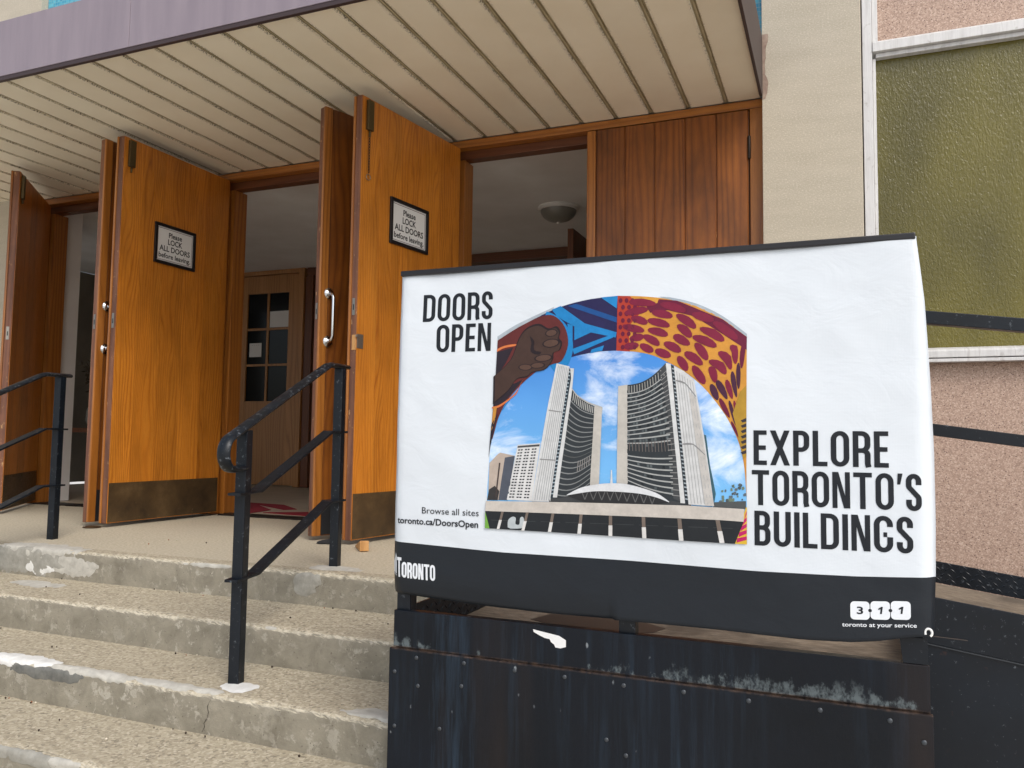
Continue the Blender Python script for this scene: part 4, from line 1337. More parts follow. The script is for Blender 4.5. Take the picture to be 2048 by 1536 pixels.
# -- condensed grotesque capitals drawn as strokes
def arc2(cx, cy, rx, ry, a0, a1, n=7):
    return [(cx + rx * math.cos(math.radians(a0 + (a1 - a0) * k / n)), cy + ry * math.sin(math.radians(a0 + (a1 - a0) * k / n))) for k in range(n + 1)]
def ribbon(pts, t, closed=False, tx=None):
    tx = tx or t
    n = len(pts); L, R = [], []
    for k in range(n):
        p = pts[k]
        a = pts[(k - 1) % n] if (closed or k > 0) else None
        b = pts[(k + 1) % n] if (closed or k < n - 1) else None
        def nrm(p, q):
            dx, dy = q[0] - p[0], q[1] - p[1]; l = math.hypot(dx, dy) or 1
            return (-dy / l, dx / l)
        if a is None: m = nrm(p, b); sc = 1
        elif b is None: m = nrm(a, p); sc = 1
        else:
            m1, m2 = nrm(a, p), nrm(p, b)
            m = (m1[0] + m2[0], m1[1] + m2[1]); l = math.hypot(*m) or 1
            m = (m[0] / l, m[1] / l); sc = 1 / max(0.5, m[0] * m1[0] + m[1] * m1[1])
        L.append((p[0] + m[0] * tx / 2 * sc, p[1] + m[1] * t / 2 * sc)); R.append((p[0] - m[0] * tx / 2 * sc, p[1] - m[1] * t / 2 * sc))
    V = L + R
    E_ = [(k, (k + 1) % n, n + (k + 1) % n, n + k) for k in range(n if closed else n - 1)]
    return V, E_
def glyph(ch, w, t):
    """strokes of one capital in a box w x 1; returns (verts, faces) pieces"""
    th = t * 0.84                       # horizontals a little thinner
    i, j = t / 2, th / 2
    r = min((w - t) / 2, 0.22)
    out = []
    def S(p, closed=False): out.append(ribbon(p, th, closed, t))
    def Q(p): out.append((p, [tuple(range(len(p)))]))
    cx = w / 2; rx = (w - t) / 2; ry = rx * 1.05
    if ch == 'O': S(arc2(cx, 1 - j - ry, rx, ry, 0, 180, 12) + arc2(cx, j + ry, rx, ry, 180, 360, 12), True)
    elif ch == 'D': S([(i, j), (i, 1 - j)] + arc2(w - i - r, 1 - j - r, r, r, 90, 0) + arc2(w - i - r, j + r, r, r, 0, -90), True)
    elif ch in 'RP':
        Q([(0, 0), (t, 0), (t, 1), (0, 1)])
        S([(t * 0.9, 1 - j)] + arc2(w - i - r, 1 - j - r, r, r, 90, 0) + arc2(w - i - r, 0.46 + r, r, r, 0, -90) + [(t * 0.9, 0.46)])
        if ch == 'R': S(arc2(w - i - r * 0.9, 0.46 - r * 0.75, r * 0.9, r * 0.75, 88, 0)[:] + [(w - i, 0.1), (w - i * 0.7, 0.0)])
    elif ch == 'S':
        S([(w - i, 0.70)] + arc2(cx, 1 - j - ry, rx, ry, 0, 180, 12) + arc2(cx, 0.5 + 0.17 + 0.02, rx, 0.13, 180, 235, 4) + arc2(cx, 0.5 - 0.17 - 0.02, rx, 0.13, 55, 0, 4) + arc2(cx, j + ry, rx, ry, 0, -180, 12) + [(i, 0.30)])
    elif ch == 'E':
        Q([(0, 0), (t, 0), (t, 1), (0, 1)])
        for y in (j, 0.5, 1 - j): Q([(t, y - j), (w * (0.93 if y == 0.5 else 1), y - j), (w * (0.93 if y == 0.5 else 1), y + j), (t, y + j)])
    elif ch == 'N':
        Q([(0, 0), (t * 0.92, 0), (t * 0.92, 1), (0, 1)]); Q([(w - t * 0.92, 0), (w, 0), (w, 1), (w - t * 0.92, 1)])
        Q([(t * 0.3, 1), (t * 1.15, 1), (w - t * 0.3, 0), (w - t * 1.15, 0)])
    elif ch == 'X':
        Q([(0, 0), (t * 1.05, 0), (w, 1), (w - t * 1.05, 1)]); Q([(0, 1), (t * 1.05, 1), (w, 0), (w - t * 1.05, 0)])
    elif ch == 'L':
        Q([(0, 0), (t, 0), (t, 1), (0, 1)]); Q([(t, 0), (w, 0), (w, th), (t, th)])
    elif ch == 'T':
        Q([(0, 1 - th), (w, 1 - th), (w, 1), (0, 1)]); Q([(cx - i, 0), (cx + i, 0), (cx + i, 1 - th), (cx - i, 1 - th)])
    elif ch == 'I': Q([(0, 0), (t, 0), (t, 1), (0, 1)])
    elif ch == "'": Q([(0.0, 0.70), (t * 0.55, 0.70), (t, 1), (t * 0.1, 1)])
    elif ch == 'B':
        Q([(0, 0), (t, 0), (t, 1), (0, 1)])
        q = r * 0.95
        S([(t * 0.9, 1 - j)] + arc2(w - i - q - 0.01, 1 - j - q, q, q, 90, 0) + arc2(w - i - q - 0.01, 0.52 + q, q, q, 0, -90) + [(t * 0.9, 0.52)])
        S([(t * 0.9, 0.52)] + arc2(w - i - q, 0.52 - q, q, q, 90, 0) + arc2(w - i - q, j + q, q, q, 0, -90) + [(t * 0.9, j)])
    elif ch == 'U': S([(i, 1)] + arc2(cx, j + ry, rx, ry, 180, 360, 14) + [(w - i, 1)])
    elif ch == 'G':
        S([(w - i, 0.70)] + arc2(cx, 1 - j - ry, rx, ry, 0, 180, 12) + arc2(cx, j + ry, rx, ry, 180, 360, 12) + [(w - i, 0.0)][:0] + [(w - i, 0.42)])
        Q([(cx, 0.42), (w - t, 0.42), (w - t, 0.42 + th), (cx, 0.42 + th)])
    return out
WID = {'D': .49, 'O': .50, 'R': .47, 'S': .42, 'P': .45, 'E': .38, 'N': .50, 'X': .56, 'L': .40, 'T': .52, 'I': .145, "'": .14, 'B': .46, 'U': .48, 'G': .50}
def headline(pr, text, x0, x1, z0, z1, mat, t=0.152, gap=0.095, lift=0.0008, slope=0.0):
    tot = sum(WID[c] for c in text) + gap * (len(text) - 1)
    H_ = z1 - z0
    k = (x1 - x0) / tot
    x = 0.0
    for c in text:
        dl = 0
        for V, Fc in glyph(c, WID[c], t * H_ / k if False else t):
            P_ = [(x0 + (x + p[0]) * k, z0 + p[1] * H_ + slope * (x + p[0]) * k) for p in V]
            dl += 0.00006
            for f in Fc:
                pr.poly([P_[q] for q in f], mat, lift + dl)
        x += WID[c] + gap
INK = plain('headline_ink', lin(24, 28, 34), 0.5, 0, 0.3)
WHITE = plain('white_ink', lin(220, 224, 228), 0.5, 0, 0.35)
pr = Print()
headline(pr, 'DOORS', -1.022, -0.8215, 0.8605, 0.9335, INK)
headline(pr, 'OPEN', -0.9795, -0.8245, 0.778, 0.851, INK)
pr.build('headline_lettering', bn)
pr = Print()
headline(pr, 'EXPLORE', -0.176, 0.097, 0.503, 0.5795, INK)
headline(pr, "TORONTO'S", -0.180, 0.158, 0.4145, 0.4915, INK)
headline(pr, 'BUILDINGS', -0.1755, 0.1405, 0.326, 0.402, INK)
pr.build('headline_lettering', bn)
def small_print(lines, mat, name, lift=0.0014, bold=0.0):
    o = lines_of_text(lines, mat, bn, name, bold=bold)
    for v in o.data.vertices:
        v.co.y = sheet_y(v.co.x, v.co.z) - lift
small_print([('Browse all sites', -0.9295, 0.3565, 0.0165, 0.163)], INK, 'small_lettering')
small_print([('toronto.ca/DoorsOpen', -0.968, 0.3275, 0.0165, 0.238)], INK, 'small_lettering', bold=0.02)
pr = Print()
headline(pr, 'T', -1.0885, -1.0735, 0.186, 0.2375, WHITE, t=0.19)
headline(pr, 'ORONTO', -1.0725, -0.972, 0.1855, 0.2265, WHITE, t=0.185, gap=0.05, slope=-0.02)
for q in ([(-1.1045, 0.193), (-1.0905, 0.188), (-1.0905, 0.1895), (-1.1045, 0.1945)], [(-1.1040, 0.197), (-1.1005, 0.196), (-1.1000, 0.226), (-1.1035, 0.236)],
          [(-1.0985, 0.1955), (-1.0965, 0.195), (-1.0945, 0.250), (-1.0985, 0.232)], [(-1.0955, 0.1945), (-1.0915, 0.193), (-1.0905, 0.238), (-1.0938, 0.248)]):
    pr.poly(q, WHITE, 0.0008)
pr.build('city_logo', bn)
def rrect(cx, cz, w, h, r, n=5, sl=0.0):
    p = []
    for sx, sz, a in ((1, 1, 0), (-1, 1, 90), (-1, -1, 180), (1, -1, 270)):
        p += [(cx + sx * (w / 2 - r) + r * math.cos(math.radians(a + 90 * k / n)), cz + sz * (h / 2 - r) + r * math.sin(math.radians(a + 90 * k / n))) for k in range(n + 1)]
    return [(x, z + sl * (x - cx)) for x, z in p]
pr = Print()
for k, cx in enumerate((0.0365, 0.0755, 0.1145)):
    pr.poly(rrect(cx, 0.2015 + 0.0032 * k, 0.0375, 0.038, 0.008, 5, 0.05), WHITE, 0.0008)
for k, cx in enumerate((0.056, 0.095)):
    pr.poly([(cx + 0.0036 * math.cos(a), 0.203 + 0.0032 * k + 0.0036 * math.sin(a)) for a in [i * math.pi / 6 for i in range(12)]], INK, 0.0011)
pr.build('service_logo', bn)
small_print([('3', 0.0365, 0.1945, 0.0150, 0.0125)], INK, 'service_digit', 0.0013, 0.02)
for cx, cz in ((0.0755, 0.1975), (0.1145, 0.2010)):
    pd = Print()
    pd.poly([(cx - 0.0005, cz), (cx + 0.0030, cz), (cx + 0.0052, cz + 0.0150), (cx + 0.0020, cz + 0.0150), (cx - 0.0040, cz + 0.0105), (cx - 0.0034, cz + 0.0080), (cx + 0.0008, cz + 0.0100)], INK, 0.0013)
    pd.build('service_digit', bn)
o = lines_of_text([('toronto at your service', 0.0725, 0.1705, 0.0085, 0.143)], WHITE, bn, 'small_lettering', bold=0.012)
for v in o.data.vertices:
    v.co.z += (v.co.x - 0.0725) * 0.07
    v.co.y = sheet_y(v.co.x, v.co.z) - 0.0014

# -- the printed picture; drawn in its own artwork units and laid onto the sheet
HM = (0.00042562, -6.25307e-06, -0.887511, 5.68088e-05, -0.000448823, 0.966239, 9.18679e-05, 1.70609e-05)
def art(u, v):
    w = HM[6] * u + HM[7] * v + 1
    return ((HM[0] * u + HM[1] * v + HM[2]) / w, (HM[3] * u + HM[4] * v + HM[5]) / w)
def AP(pr, pts, mat, layer):
    pr.poly([art(*p) for p in pts], mat, 0.0006 + 0.00028 * layer)
def curve(pts, n=6):
    """smooth open curve through points"""
    out = []
    for k in range(len(pts) - 1):
        p0 = pts[max(k - 1, 0)]; p1 = pts[k]; p2 = pts[k + 1]; p3 = pts[min(k + 2, len(pts) - 1)]
        for q in range(n):
            t = q / n
            out.append(tuple(0.5 * (2 * p1[d] + (p2[d] - p0[d]) * t + (2 * p0[d] - 5 * p1[d] + 4 * p2[d] - p3[d]) * t * t + (3 * p1[d] - p0[d] - 3 * p2[d] + p3[d]) * t ** 3) for d in (0, 1)))
    return out + [pts[-1]]
OUT_L = curve([(160, 345), (280, 270), (480, 170), (660, 118), (845, 93)])
OUT_R = curve([(845, 93), (1000, 97), (1150, 115), (1300, 155), (1440, 225), (1577, 325)])
IN_L = curve([(112, 1010), (130, 900), (165, 790), (215, 690), (300, 590), (400, 510), (500, 467), (620, 432), (740, 410), (840, 405)])
IN_R = curve([(840, 405), (950, 412), (1040, 430), (1120, 465), (1220, 520), (1320, 600), (1400, 690), (1470, 790), (1520, 890), (1550, 980), (1568, 1090), (1578, 1250)])
pr = Print()
AP(pr, [(95, 1410)] + [(120, 960), (150, 560), (160, 345)] + OUT_L[1:] + OUT_R[1:] + [(1577, 700), (1580, 1500)], M['print_sky'], 0)
AP(pr, curve([(1080, 98), (1150, 103), (1300, 140), (1440, 208), (1577, 308)]) + [(1577, 325), (1440, 226), (1300, 156), (1150, 116)], ink(178, 190, 200), 1)
AP(pr, curve([(158, 322), (280, 248), (480, 156)]) + [(480, 168), (280, 268), (160, 343)], ink(186, 196, 204), 1)
pr.build('printed_sky', bn)
# arch, left half
pr = Print()
AP(pr, [(112, 1010), (150, 560), (160, 345)] + OUT_L[1:] + IN_L[::-1], ink(40, 36, 84), 1)
blue = ink(32, 138, 206)
AP(pr, [(470, 170), (520, 150), (660, 250), (840, 300), (835, 330), (640, 290), (500, 210)], blue, 2)
AP(pr, [(600, 250), (600, 345), (705, 296)], blue, 3)
AP(pr, [(560, 250), (590, 260), (590, 370), (560, 440), (520, 460), (570, 360)], blue, 3)
AP(pr, [(590, 395), (835, 305), (820, 330), (600, 425)], blue, 3)
AP(pr, [(700, 398), (770, 375), (760, 405), (690, 420)], blue, 3)
AP(pr, [(750, 103), (845, 93), (840, 165), (790, 130)], blue, 3)
AP(pr, [(560, 150), (610, 138), (840, 215), (840, 245)], ink(28, 84, 150), 2)
AP(pr, [(180, 715), (260, 645), (190, 745)], blue, 3)
mar = ink(104, 44, 42)
disc = [(385 + 178 * math.cos(a), 380 + 182 * math.sin(a)) for a in [i * 2 * math.pi / 40 for i in range(40)]]
disc2 = [(385 + 208 * math.cos(a), 380 + 206 * math.sin(a)) for a in [math.radians(-75 + 130 * i / 24) for i in range(25)]]
AP(pr, disc2 + disc2[::-1][:0] + [(385, 380)], blue, 2)
cl = [p for p in curve([(160, 345), (280, 270), (400, 212), (480, 205), (545, 270), (565, 370), (530, 460), (480, 480), (400, 512), (300, 592), (215, 692), (165, 792), (130, 905), (145, 640), (150, 560)], 4)]
AP(pr, cl, mar, 4)
AP(pr, [(157, 412), (250, 385), (210, 470), (150, 560)], ink(46, 36, 46), 5)
AP(pr, curve([(157, 395), (200, 375), (262, 366), (262, 376), (200, 388), (157, 410)], 4), ink(228, 128, 72), 6)
AP(pr, [(148, 600), (260, 590), (310, 565), (240, 650), (180, 715), (135, 760)], ink(44, 34, 44), 5)
AP(pr, curve([(310, 560), (262, 645), (180, 708), (136, 722), (135, 732), (182, 720), (270, 650)], 4), ink(226, 124, 66), 6)
AP(pr, [(140, 725), (160, 720), (150, 790), (128, 860), (132, 790)], ink(212, 150, 62), 6)
AP(pr, [(128, 820), (165, 760), (150, 820), (120, 960), (113, 1010)], ink(40, 34, 46), 6)
fist = curve([(148, 545), (240, 455), (285, 340), (330, 283), (395, 262), (448, 288), (492, 276), (512, 305), (505, 338), (522, 362), (512, 402), (478, 418), (474, 452), (452, 488), (420, 512), (360, 524), (330, 548), (272, 562), (222, 628), (146, 694)], 4)
cxf, cyf = 340, 450
AP(pr, [((p[0] - cxf) * 1.05 + cxf, (p[1] - cyf) * 1.06 + cyf) for p in fist if True], ink(40, 28, 32), 7)
AP(pr, fist, ink(74, 53, 45), 8)
for (cx, cy, rx, ry, an) in [(470, 304, 30, 17, -10), (468, 362, 42, 20, -8), (425, 446, 44, 17, -6), (392, 488, 36, 14, -4), (322, 498, 34, 15, 0)]:
    for s_, m_, l_ in ((1.22, ink(40, 28, 32), 9), (1.0, ink(94, 69, 58), 10)):
        AP(pr, [(cx + s_ * (rx * math.cos(a) * math.cos(math.radians(an)) - ry * math.sin(a) * math.sin(math.radians(an))), cy + s_ * (rx * math.cos(a) * math.sin(math.radians(an)) + ry * math.sin(a) * math.cos(math.radians(an)))) for a in [i * math.pi / 8 for i in range(16)]], m_, l_)
AP(pr, curve([(345, 320), (372, 350), (372, 400), (412, 412), (395, 428), (352, 410), (356, 360)], 3), ink(40, 28, 32), 9)
pr.build('printed_arch', bn)
# arch, right half with its leaf pattern
pr = Print()
AP(pr, OUT_R + [(1577, 700), (1578, 1250)] + IN_R[::-1], ink(222, 156, 62), 1)
def along(tab, t):
    k = min(int(t * (len(tab) - 1)), len(tab) - 2); f = t * (len(tab) - 1) - k
    return (tab[k][0] + (tab[k + 1][0] - tab[k][0]) * f, tab[k][1] + (tab[k + 1][1] - tab[k][1]) * f)
BI = [(840, 405), (950, 412), (1040, 430), (1120, 465), (1220, 520), (1320, 600), (1400, 690), (1470, 790), (1520, 890), (1550, 980), (1565, 1060)]
BO = [(845, 93), (1000, 97), (1150, 115), (1300, 155), (1440, 225), (1577, 325), (1577, 480), (1577, 640), (1577, 800), (1578, 940), (1578, 1060)]
def band_pt(t, s):
    a, b = along(BI, t), along(BO, t)
    return (a[0] + (b[0] - a[0]) * s, a[1] + (b[1] - a[1]) * s)
crim, crim2, plum = ink(134, 30, 62), ink(112, 24, 58), ink(76, 34, 62)
AP(pr, [band_pt(0, 0), band_pt(0, 1), band_pt(0.045, 1), band_pt(0.10, 0.75), band_pt(0.05, 0.45), band_pt(0.07, 0)], ink(186, 62, 44), 2)
AP(pr, [(1000, 140), (1080, 112), (1180, 120), (1280, 160), (1440, 226), (1577, 326), (1577, 400), (1440, 310), (1280, 210), (1130, 175), (1030, 190)], crim2, 2)
AP(pr, [(980, 100), (1080, 104), (1070, 135), (1000, 140)], ink(226, 164, 66), 3)
rr_ = random.Random(21)
for row in range(6):
    s0 = 0.10 + row * 0.158
    t = 0.075 + 0.02 * (row % 2)
    while t < 0.80:
        ln = rr_.uniform(0.036, 0.058)
        if s0 < 0.97 and not (t > 0.62 and s0 > 0.75):
            pts = []
            tilt = rr_.uniform(-0.05, 0.05)
            skew = rr_.uniform(-0.3, 0.3)
            for a in [i * 2 * math.pi / 12 for i in range(12)]:
                ca, sa = math.cos(a), math.sin(a)
                tt = t + ln * 0.95 * ca * (1 + 0.18 * sa * skew)
                ss_ = s0 + 0.070 * sa * (1 - 0.35 * ca * skew) + tilt * ca
                pts.append(band_pt(max(0.0, min(1, tt)), max(0.015, min(0.985, ss_))))
            AP(pr, pts, crim if t < 0.55 else rr_.choice((crim, crim2, plum)), 4)
        t += ln * 2.15
for row in range(8):
    for q in range(3):
        cx, cy = 862 + q * 34 + (row % 2) * 14, 120 + row * 38
        AP(pr, [(cx + 11 * math.cos(a), cy + 14 * math.sin(a)) for a in [i * math.pi / 4 for i in range(8)]], crim2, 4)
AP(pr, [(1540, 640), (1577, 600), (1578, 1000), (1560, 1020), (1530, 880), (1500, 760)], ink(186, 146, 50), 5)
for k in range(7):
    cy = 800 + 30 * k
    AP(pr, [(1545, cy), (1577, cy - 14), (1577, cy + 6), (1555, cy + 12)], ink(58, 50, 56), 6)
AP(pr, [(1575, 1290), (1580, 1290), (1580, 1500), (1508, 1496)], ink(240, 196, 60), 8)
for k in range(5):
    AP(pr, [(1572 - 12 * k, 1330 + 34 * k), (1579, 1310 + 36 * k), (1579, 1330 + 36 * k), (1566 - 11 * k, 1362 + 32 * k)], ink(206, 30, 108), 9)
pr.build('printed_arch', bn)
# buildings in the picture
pr = Print()
WHT, WALL, DRK, GLS, MIDG = ink(226, 227, 226), ink(208, 203, 194), ink(38, 44, 50), ink(52, 58, 62), ink(150, 150, 148)
def lerp2(a, b, f): return (a[0] + (b[0] - a[0]) * f, a[1] + (b[1] - a[1]) * f)
def quad_at(q, u, v):
    """q = tl, tr, br, bl"""
    return lerp2(lerp2(q[0], q[1], u), lerp2(q[3], q[2], u), v)
AP(pr, [(112, 1250), (118, 1040), (165, 990), (178, 982), (262, 1000), (220, 1252)], ink(196, 180, 166), 2)
AP(pr, [(205, 1010), (262, 1000), (222, 1252), (170, 1250)], ink(86, 92, 104), 3)
AP(pr, [(105, 1250), (118, 1190), (150, 1170), (175, 1200), (165, 1252)], ink(58, 56, 56), 4)
AP(pr, [(150, 1250), (172, 1040), (180, 1040), (158, 1250)], ink(72, 62, 60), 4)
hq = [(278, 938), (408, 928), (357, 1256), (216, 1250)]
AP(pr, hq, ink(232, 232, 230), 3)
AP(pr, [quad_at(hq, 0.02, 0.02), quad_at(hq, 0.98, 0.02), quad_at(hq, 0.98, 0.055), quad_at(hq, 0.02, 0.055)], ink(80, 80, 82), 4)
for r_ in range(17):
    for c_ in range(6):
        u0 = 0.07 + c_ * 0.15; v0 = 0.085 + r_ * 0.053
        if c_ % 2: u0 -= 0.035
        AP(pr, [quad_at(hq, u0, v0), quad_at(hq, u0 + 0.085, v0), quad_at(hq, u0 + 0.085, v0 + 0.024), quad_at(hq, u0, v0 + 0.024)], ink(52, 54, 58), 4)
# left tower
sq = [(500, 476), (574, 494), (462, 1260), (357, 1258)]
AP(pr, [(500, 476), (574, 494), (545, 690), (505, 960), (462, 1260), (357, 1258), (412, 935), (455, 690)], WHT, 4)
for k in range(7):
    u = 0.14 + k * 0.125
    a, b = quad_at(sq, u, 0.01), quad_at(sq, u, 0.99)
    AP(pr, [a, (a[0] + 3.5, a[1]), (b[0] + 4, b[1]), b], ink(176, 178, 180), 5)
for v0 in (0.335, 0.69):
    AP(pr, [quad_at(sq, 0.06, v0), quad_at(sq, 0.98, v0), quad_at(sq, 0.98, v0 + 0.006), quad_at(sq, 0.06, v0 + 0.008)], MIDG, 6)
dq = [(572, 505), (590, 510), (492, 1238), (464, 1240)]
AP(pr, dq, ink(44, 58, 68), 5)
for k in range(34):
    v0 = 0.02 + k * 0.0285
    AP(pr, [quad_at(dq, 0.05, v0), quad_at(dq, 0.55, v0), quad_at(dq, 0.55, v0 + 0.010), quad_at(dq, 0.05, v0 + 0.010)], ink(170, 186, 194), 6)
AP(pr, [(578, 503), (600, 506), (588, 640), (502, 1236), (478, 1236), (583, 560)], WHT, 7)
gl_l, gl_r = [(588, 618), (560, 830), (530, 1040), (500, 1240)], [(722, 722), (712, 870), (703, 1000), (692, 1165)]
def arcrow(v, sag):
    a, b = along(gl_l, v), along(gl_r, v)
    return [(a[0] + (b[0] - a[0]) * u, a[1] + (b[1] - a[1]) * u + sag * math.sin(math.pi * u) * (0.6 + 0.4 * (1 - u))) for u in [k / 8 for k in range(9)]]
AP(pr, arcrow(0, 22) + arcrow(1, 20)[::-1], GLS, 5)
for k in range(17):
    v0 = 0.10 + k * 0.054
    sag = 22 + 16 * v0
    r0, r1 = arcrow(v0, sag), arcrow(v0 + 0.011, sag)
    AP(pr, r0 + r1[::-1], ink(140, 143, 143) if k not in (9,) else ink(90, 92, 92), 6)
for k in range(13):
    u = 0.08 + k * 0.073
    r0, r1 = arcrow(0.012, 22), arcrow(0.09, 24)
    a, b = along(r0, u), along(r1, u)
    AP(pr, [a, (a[0] + 4.5, a[1]), (b[0] + 4.5, b[1]), b], ink(190, 190, 186), 6)
for k in range(6):
    u = 0.52 + k * 0.075
    r0, r1 = arcrow(0.635, 32), arcrow(0.745, 34)
    a, b = along(r0, u), along(r1, u)
    AP(pr, [a, (a[0] + 4.5, a[1]), (b[0] + 4.5, b[1]), b], ink(150, 146, 142), 7)
AP(pr, [(718, 718), (763, 730), (760, 760), (742, 1170), (690, 1170)], WALL, 8)
AP(pr, curve([(586, 612), (620, 655), (680, 694), (763, 724)], 4) + [(763, 733), (680, 704), (618, 664), (586, 622)], ink(196, 194, 188), 9)
# right tower
AP(pr, [(853, 606), (905, 598), (905, 1162), (842, 1160)], WALL, 5)
rl, rr2 = [(903, 600), (903, 1165)], [(1128, 470), (1155, 700), (1185, 980), (1214, 1262)]
def rrow(v):
    a, b = along(rl, v), along(rr2, v)
    return [(a[0] + (b[0] - a[0]) * u, a[1] + (b[1] - a[1]) * u + (34 - 60 * v if v < 0.5 else 4 + 30 * (v - 0.5)) * math.sin(math.pi * u) * (1 if v < 0.6 else 0.9)) for u in [k / 10 for k in range(11)]]
AP(pr, rrow(0) + rrow(1)[::-1], GLS, 5)
for k in range(22):
    v0 = 0.085 + k * 0.041
    if 13 <= k <= 14: continue
    r0, r1 = rrow(v0), rrow(v0 + 0.0105)
    AP(pr, r0 + r1[::-1], ink(182, 184, 182), 6)
    if k % 2 == 0 or k < 12:
        r0, r1 = rrow(v0 + 0.015), rrow(v0 + 0.037)
        for q in range(14):
            if rr_.random() < 0.45:
                u = 0.01 + q * 0.062
                a, b, c, d_ = along(r0, u), along(r0, u + 0.045), along(r1, u + 0.045), along(r1, u)
                AP(pr, [a, b, c, d_], ink(*rr_.choice(((84, 92, 94), (98, 106, 108), (30, 36, 40)))), 6)
for k in range(15):
    u = 0.04 + k * 0.066
    for va, vb_ in ((0.012, 0.082), (0.575, 0.655)):
        a, b = along(rrow(va), u), along(rrow(vb_), u)
        AP(pr, [a, (a[0] + 4, a[1]), (b[0] + 4, b[1]), b], ink(178, 176, 170) if va < 0.1 else ink(122, 112, 108), 7)
AP(pr, [along(rrow(0), 0.80), along(rrow(0), 1.0), (1214, 1262), (1165, 1240), (1160, 1000), (1140, 800), (1112, 640)], ink(74, 76, 78), 7)
for k in range(24):
    v0 = 0.06 + k * 0.039
    a, b = along(rrow(v0), 0.83), along(rrow(v0), 1.0)
    AP(pr, [a, b, (b[0], b[1] + 4), (a[0], a[1] + 5)], ink(152, 152, 150), 8)
AP(pr, [(1122, 474), (1150, 482), (1232, 1268), (1206, 1266), (1160, 800)], WHT, 9)
dq = [(1150, 486), (1168, 492), (1254, 1272), (1228, 1268)]
AP(pr, dq, ink(44, 52, 58), 8)
for k in range(34):
    v0 = 0.02 + k * 0.0285
    AP(pr, [quad_at(dq, 0.3, v0), quad_at(dq, 0.95, v0), quad_at(dq, 0.95, v0 + 0.010), quad_at(dq, 0.3, v0 + 0.010)], ink(170, 180, 186), 9)
sq = [(1168, 492), (1282, 572), (1396, 1284), (1252, 1274)]
AP(pr, [(1168, 492), (1225, 522), (1282, 572), (1312, 730), (1345, 920), (1396, 1284), (1252, 1274)], WHT, 9)
for k in range(7):
    u = 0.10 + k * 0.13
    a, b = quad_at(sq, u, 0.03), quad_at(sq, u, 0.99)
    AP(pr, [a, (a[0] + 3.5, a[1]), (b[0] + 4, b[1]), b], ink(184, 184, 184), 10)
for v0 in (0.10, 0.56):
    AP(pr, curve([quad_at(sq, 0.02, v0), quad_at(sq, 0.5, v0 - 0.025), quad_at(sq, 0.97, v0 + 0.03)], 4) + [quad_at(sq, 0.97, v0 + 0.04), quad_at(sq, 0.5, v0 - 0.017), quad_at(sq, 0.02, v0 + 0.008)], ink(150, 150, 150), 11)
AP(pr, [quad_at(sq, 0.62, 0.12), quad_at(sq, 0.97, 0.15), (1396, 1284), quad_at(sq, 0.66, 1.0)], ink(208, 204, 198), 10)
AP(pr, [(1338, 880), (1350, 884), (1372, 1050), (1405, 1215), (1395, 1270)], ink(64, 104, 116), 3)
# trees and low roofs at the right
for k in range(46):
    cx, cy = rr_.uniform(1420, 1572), rr_.uniform(1160, 1275)
    if cy < 1210 and rr_.random() < 0.5: continue
    q = rr_.uniform(5, 13)
    AP(pr, [(cx + q * math.cos(a) * rr_.uniform(0.6, 1.2), cy + q * math.sin(a) * rr_.uniform(0.6, 1.2)) for a in [i * math.pi / 4 for i in range(8)]], ink(*rr_.choice(((104, 118, 128), (80, 92, 96), (122, 140, 120)))), 3)
AP(pr, [(1395, 1262), (1575, 1255), (1575, 1300), (1390, 1292)], ink(88, 92, 92), 4)
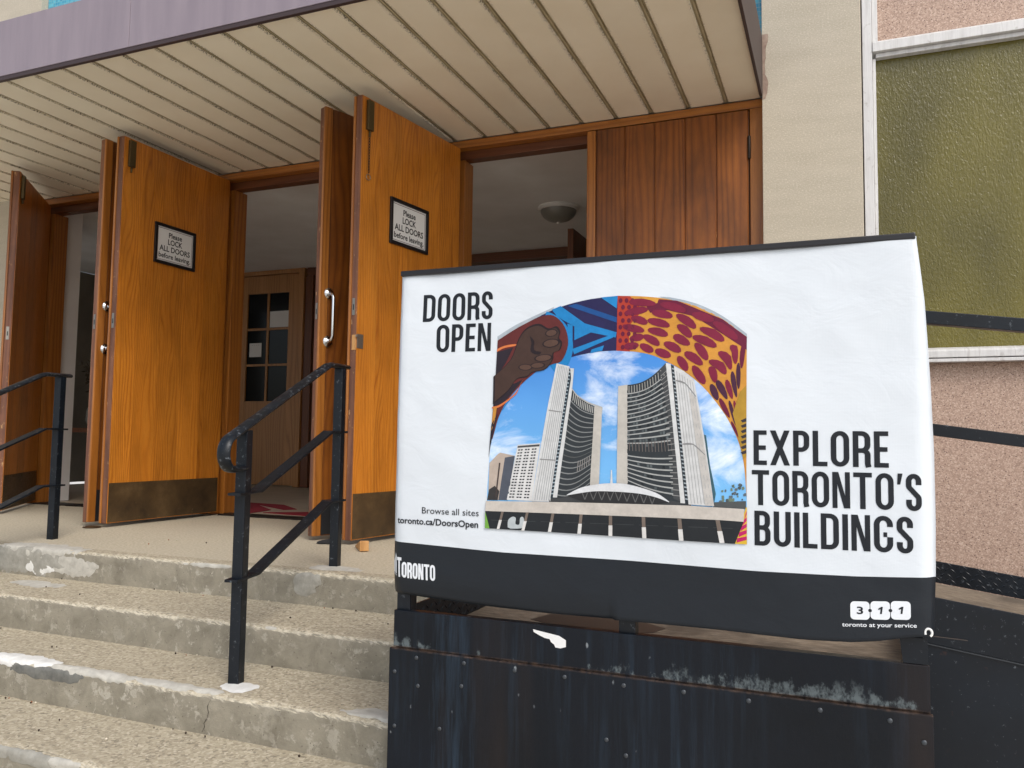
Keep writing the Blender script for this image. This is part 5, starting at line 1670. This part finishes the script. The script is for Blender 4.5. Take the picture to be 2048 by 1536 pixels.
# saucer and spire
AP(pr, [(455, 1228), (700, 1215), (1140, 1235), (1265, 1262), (1265, 1284), (455, 1264)], ink(70, 72, 74), 4)
AP(pr, [(810, 1080), (816, 1080), (820, 1160), (806, 1160)], ink(230, 234, 236), 6)
AP(pr, curve([(560, 1216), (640, 1200), (780, 1190), (860, 1190), (1000, 1210), (1138, 1258)], 4) + curve([(1138, 1262), (1000, 1276), (820, 1268), (660, 1258), (562, 1226)], 4), ink(46, 46, 48), 10)
for k in range(9):
    x0_ = 640 + k * 48
    y0_ = 1206 + abs(k - 4) * 1.5 + (k - 4) * 3
    AP(pr, [(x0_, y0_), (x0_ + 5, y0_), (x0_ + 24, y0_ + 48), (x0_ + 18, y0_ + 48)], ink(104, 104, 104), 11)
    AP(pr, [(x0_ + 38, y0_), (x0_ + 43, y0_), (x0_ + 24, y0_ + 48), (x0_ + 18, y0_ + 48)], ink(104, 104, 104), 11)
AP(pr, curve([(558, 1220), (640, 1180), (740, 1160), (820, 1155), (900, 1160), (1000, 1185), (1080, 1215), (1142, 1258)], 5) + curve([(1142, 1262), (1060, 1232), (960, 1212), (820, 1202), (700, 1202), (558, 1224)], 5), ink(236, 238, 240), 12)
# podium
AP(pr, [(100, 1255), (700, 1266), (1250, 1280), (1400, 1290), (1566, 1300), (1562, 1372), (1430, 1362), (1200, 1352), (700, 1334), (97, 1312)], ink(214, 206, 196), 13)
AP(pr, [(97, 1312), (700, 1334), (1200, 1352), (1430, 1362), (1562, 1372), (1512, 1497), (95, 1410)], ink(36, 40, 44), 12)
for k in range(10):
    x0_ = 130 + k * 140
    AP(pr, [(x0_, 1362 + k * 4.6), (x0_ + 110, 1366 + k * 4.6), (x0_ + 110, 1369 + k * 4.6), (x0_, 1365 + k * 4.6)], ink(66, 70, 72), 13)
for (xt, yt, xb, yb_) in [(195, 1316, 170, 1414), (335, 1320, 310, 1424), (480, 1326, 460, 1431), (640, 1332, 628, 1442), (808, 1338, 806, 1454), (995, 1345, 1000, 1466), (1200, 1354, 1210, 1479), (1415, 1362, 1440, 1492)]:
    hw = 6 + (xt / 1400) * 6
    AP(pr, [(xt - hw, yt), (xt + hw, yt), (xb + hw, yb_), (xb - hw, yb_)], ink(128, 114, 104), 14)
    m1 = lerp2((xt, yt), (xb, yb_), 0.48)
    AP(pr, [(m1[0] - hw * 1.15, m1[1]), (m1[0] + hw * 1.15, m1[1]), (xb + hw * 1.15, yb_), (xb - hw * 1.15, yb_)], ink(232, 230, 226), 15)
AP(pr, curve([(224, 1405), (226, 1365), (250, 1345), (270, 1352), (268, 1385), (290, 1388), (294, 1352), (312, 1348), (318, 1390), (300, 1410), (240, 1412)], 3), ink(196, 204, 206), 14)
AP(pr, [(97, 1316), (122, 1411), (95, 1410)], ink(122, 178, 72), 15)
pr.build('printed_buildings', bn)
